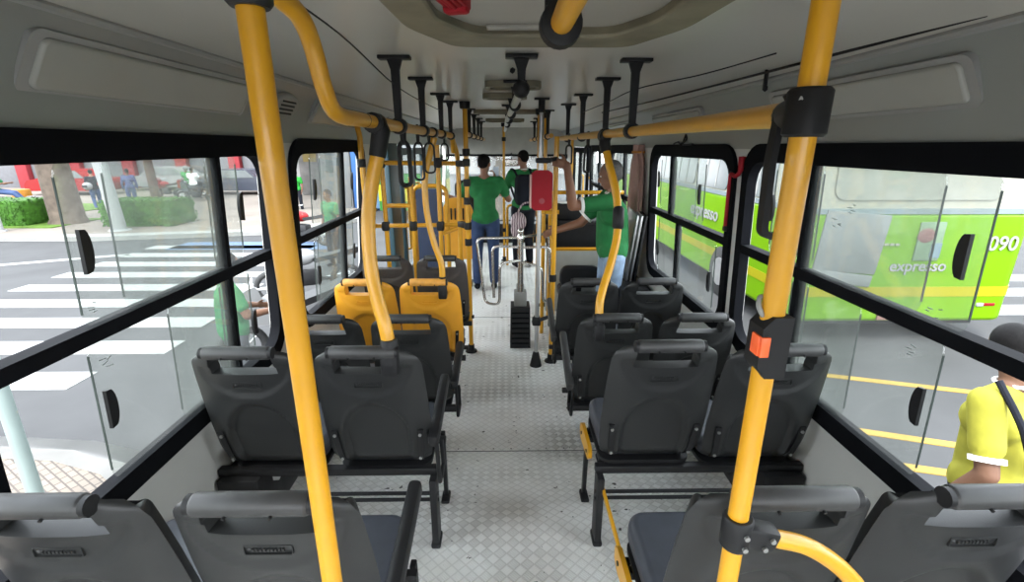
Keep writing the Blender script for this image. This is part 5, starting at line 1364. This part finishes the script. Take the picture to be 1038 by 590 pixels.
bm = nb(); prism(bm, [(5.47+(a-5.47)*1.004, 12.05+(b-12.05)*1.001) for a, b in prof], lambda a, b: Vector((a, b, .80)), lambda a, b: Vector((a, b, .87))); obj('trim_band', bm, omat('blue_grey_trim', (.5, .6, .62), .4, var=.03), t, True)
for k in range(7):   # side windows
    y = 7.0+1.5*k; bm = nb()
    prism(bm, rrect(y, y+1.38, .90, 1.78, .10, 4), lambda a, b: Vector((bx0+.005+(b-.8)*.055, a, b)), lambda a, b: Vector((bx0+.10+(b-.8)*.055, a, b)))
    w_ = obj('window', bm, M_BUSWIN, t, True)
    for d in (.46, .92):
        bm = nb(); box(bm, (bx0+.035, y+d, 1.35), (.02, .03, .84), Matrix.Rotation(.055, 3, 'Y')); obj('mullion', bm, M_GREYB, w_, True)
bm = nb(); prism(bm, rrect(4.25, 6.45, .98, 1.95, .14, 5), lambda a, b: Vector((a, 6.10+(b-.8)*.055, b)), lambda a, b: Vector((a, 6.25+(b-.8)*.055, b))); obj('rear_panel', bm, omat('pale_cream_panel', (.70, .70, .60), .3, var=.04), t, True)
bm = nb(); tube(bm, [(6.05+.11*math.cos(k*PI/10), 6.115+.03, 1.25+.11*math.sin(k*PI/10)) for k in range(3, 19)], .018, 8); obj('ring_mark', bm, M_GREYM, t, True)
bm = nb(); box(bm, (4.58, 6.09, .42), (.86, .03, .80), Matrix.Rotation(.08, 3, 'Y'), bev=.01); obj('notice_panel', bm, M_POSTER, t, True, label='grey notice panel')
bm = nb(); box(bm, (4.55, 6.085, -.06), (.80, .03, .16), Matrix.Rotation(.12, 3, 'Y'), bev=.01); obj('notice_strip', bm, M_POSTER, t, True)
bm = nb(); box(bm, (5.62, 6.088, .44), (.34, .02, .52), bev=.01); pic = obj('picture_panel', bm, omat('pale_green_panel', (.46, .66, .42), .6, var=.06), t, True)
bm = nb(); sph(bm, (5.55, 6.078, .52), (.12, .01, .10), 2); obj('red_blotch', bm, omat('faded_red', (.60, .30, .28), .7, var=.1), pic, True)
bm = nb(); box(bm, (5.72, 6.076, .32), (.14, .006, .2)); obj('blue_blotch', bm, omat('faded_blue', (.42, .58, .66), .7, var=.1), pic, True)
bm = nb(); box(bm, (5.38, 6.085, -.60), (.46, .03, .13), bev=.01); obj('number_plate', bm, omat('pink_plate', (.72, .42, .36), .5, var=.05), t, True)
bm = nb(); box(bm, (6.70, 6.12, -.45), (.16, .05, .05), bev=.01); obj('rear_reflector', bm, M_CARR, t, True)
bm = nb(); box(bm, (6.56, 6.10, -.45), (.10, .04, .05), bev=.01); obj('rear_reflector', bm, M_WHITEP, t, True)
for z in (.20, -.02):
    bm = nb(); tube(bm, [(6.99, 6.30, z-.07), (6.99, 6.30, z+.07)], .06, 14); obj('tail_light', bm, M_CARR if z < .1 else M_ORANGE, t, True)
for y in (8.3, 15.6):
    for x in (bx0+.12, bx1-.12): wheel(t, (x, y, GZ+.46), .46, .28)
    bm = nb(); box(bm, (5.47, y, -.62), (2.86, 1.2, .3)); obj('wheel_well', bm, M_BLK, t, True)
bm = nb(); box(bm, (5.47, 12, -.72), (2.5, 11.4, .16)); obj('underbody', bm, M_BLK, t, True)
def text(s, size, loc, rot, m, parent, ext=.004):
    cu = bpy.data.curves.new('lettering', 'FONT'); cu.body = s; cu.size = size; cu.extrude = ext; cu.align_x = 'CENTER'; cu.align_y = 'CENTER'; cu.offset = size*.012
    tmp = bpy.data.objects.new('lettering_curve', cu); COL.objects.link(tmp)
    dg = bpy.context.evaluated_depsgraph_get(); dg.update()
    me = bpy.data.meshes.new_from_object(tmp.evaluated_get(dg)); bpy.data.objects.remove(tmp); me.materials.clear(); me.materials.append(m)
    o = bpy.data.objects.new('lettering', me); COL.objects.link(o)
    o.parent = parent; o.location = Vector(loc)-WLOC[parent.name]; o.rotation_euler = rot
    return o
text('090', .27, (6.62, 6.085, .40), (PI/2, 0, 0), M_WHITEP, t)
text('expresso', .21, (5.55, 6.085, .10), (PI/2, 0, 0), M_WHITEP, t)
text('expresso', .36, (3.905, 9.3, .42), (PI/2, 0, -PI/2), M_WHITEP, t)
bm = nb()
for k in range(7): box(bm, (4.75+.075*k, 6.088, .40-.0*k), (.055, .012, .03))
obj('small_print', bm, M_BUSW, t, True)
# second green vehicle part seen through the left door
t = thing('city_bus', 'green and yellow bus glimpsed through the left door', 'bus', (-3.6, 19.5, GZ))
bm = nb(); prism(bm, rrect(-4.7, -2.5, 17.7, 22.0, .2), lambda a, b: Vector((a, b, -.65)), lambda a, b: Vector((a, b, 2.1))); obj('body', bm, omat('dark_green_bus_paint', (.05, .35, .05), .3, var=.03), t, True)
bm = nb(); prism(bm, rrect(-4.71, -2.49, 17.69, 22.01, .2), lambda a, b: Vector((a, b, -.3)), lambda a, b: Vector((a, b, .3))); obj('stripe', bm, M_BUSY, t, True)
bm = nb(); prism(bm, rrect(-4.4, -2.8, .7, 1.7, .1), lambda a, b: Vector((a, 17.67, b)), lambda a, b: Vector((a, 17.8, b))); obj('rear_window', bm, M_BUSWIN, t, True)
for y in (18.7, 21.1):
    for x in (-4.55, -2.65): wheel(t, (x, y, GZ+.46), .46, .28)
# yellow lane lines on the right
for k, (p, q) in enumerate((((2.6, 4.2), (4.6, 3.55)), ((2.2, 5.6), (5.6, 4.55)), ((2.9, 3.55), (4.3, 3.15)))):
    bm = nb(); bar(bm, (p[0], p[1], GZ+.004), (q[0], q[1], GZ+.004), .10, .008); struct('road_line', bm, M_LINEY)
for k in range(4):
    bm = nb(); box(bm, (9.6, 7.4+1.0*k, GZ+.004), (3.2, .5, .008)); tag(obj('crossing_stripe', bm, M_LINE), ('nearest', 'second', 'third', 'farthest')[k]+' white zebra bar behind the rear corner of the lime bus', 'road marking', 'zebra crossing bars at right')
person('person', 'brown haired passer-by at the right edge of the picture behind the bus corner', (8.1, 6.4, GZ), 2.6, stand(1.66), M_SHR, M_DARKC, M_DARKC, M_SKIN2, M_HAIR, vox=.016)

t = thing('paper_scrap', 'torn white scrap sticking out under the left window seat beside the wall', 'scrap', (-1.0, 1.74, .26))
bm = nb(); prism(bm, [(-.03, .0), (.01, .0), (.03, .05), (.012, .10), (-.022, .11), (-.03, .05)], lambda a, b: Vector((-1.0+a, 1.735, .26+b)), lambda a, b: Vector((-1.0+a, 1.74+.3*a, .26+b))); obj('torn_sheet', bm, M_PAPER, t, True)
# ------------------------------------------------------------------ light and camera
w = bpy.data.worlds.new('overcast_sky'); sc.world = w; w.use_nodes = True
nt = w.node_tree; bg = nt.nodes['Background']
tc = nt.nodes.new('ShaderNodeTexCoord'); sp = nt.nodes.new('ShaderNodeSeparateXYZ'); rp = nt.nodes.new('ShaderNodeValToRGB')
nt.links.new(tc.outputs['Generated'], sp.inputs[0]); nt.links.new(sp.outputs['Z'], rp.inputs['Fac'])
rp.color_ramp.elements[0].position = 0.0; rp.color_ramp.elements[0].color = (.93, .96, 1.0, 1)
rp.color_ramp.elements[1].position = 1.0; rp.color_ramp.elements[1].color = (.80, .90, 1.0, 1)
nt.links.new(rp.outputs[0], bg.inputs['Color']); bg.inputs['Strength'].default_value = 9.0
sun = bpy.data.lights.new('sun', 'SUN'); sun.energy = 6.0; sun.angle = .25; sun.color = (1, .96, .9)
so = bpy.data.objects.new('sun', sun); COL.objects.link(so); so.rotation_euler = (math.radians(28), math.radians(-12), 0)
cam = bpy.data.cameras.new('camera'); cam.sensor_width = 36; cam.lens = 478/1038*36; cam.clip_start = .02; cam.clip_end = 300
co = bpy.data.objects.new('camera', cam); COL.objects.link(co)
co.location = (0, 0, 1.65); co.rotation_euler = (math.radians(90-17.0943), 0, math.radians(-.802))
sc.camera = co
sc.view_settings.view_transform = 'Standard'; sc.view_settings.look = 'None'
sc.view_settings.gamma = 1.0; sc.view_settings.use_curve_mapping = False
sc.view_settings.exposure = 0.0
sc.cycles.use_denoising = True
sc.cycles.max_bounces = 14; sc.cycles.diffuse_bounces = 6; sc.cycles.transparent_max_bounces = 16
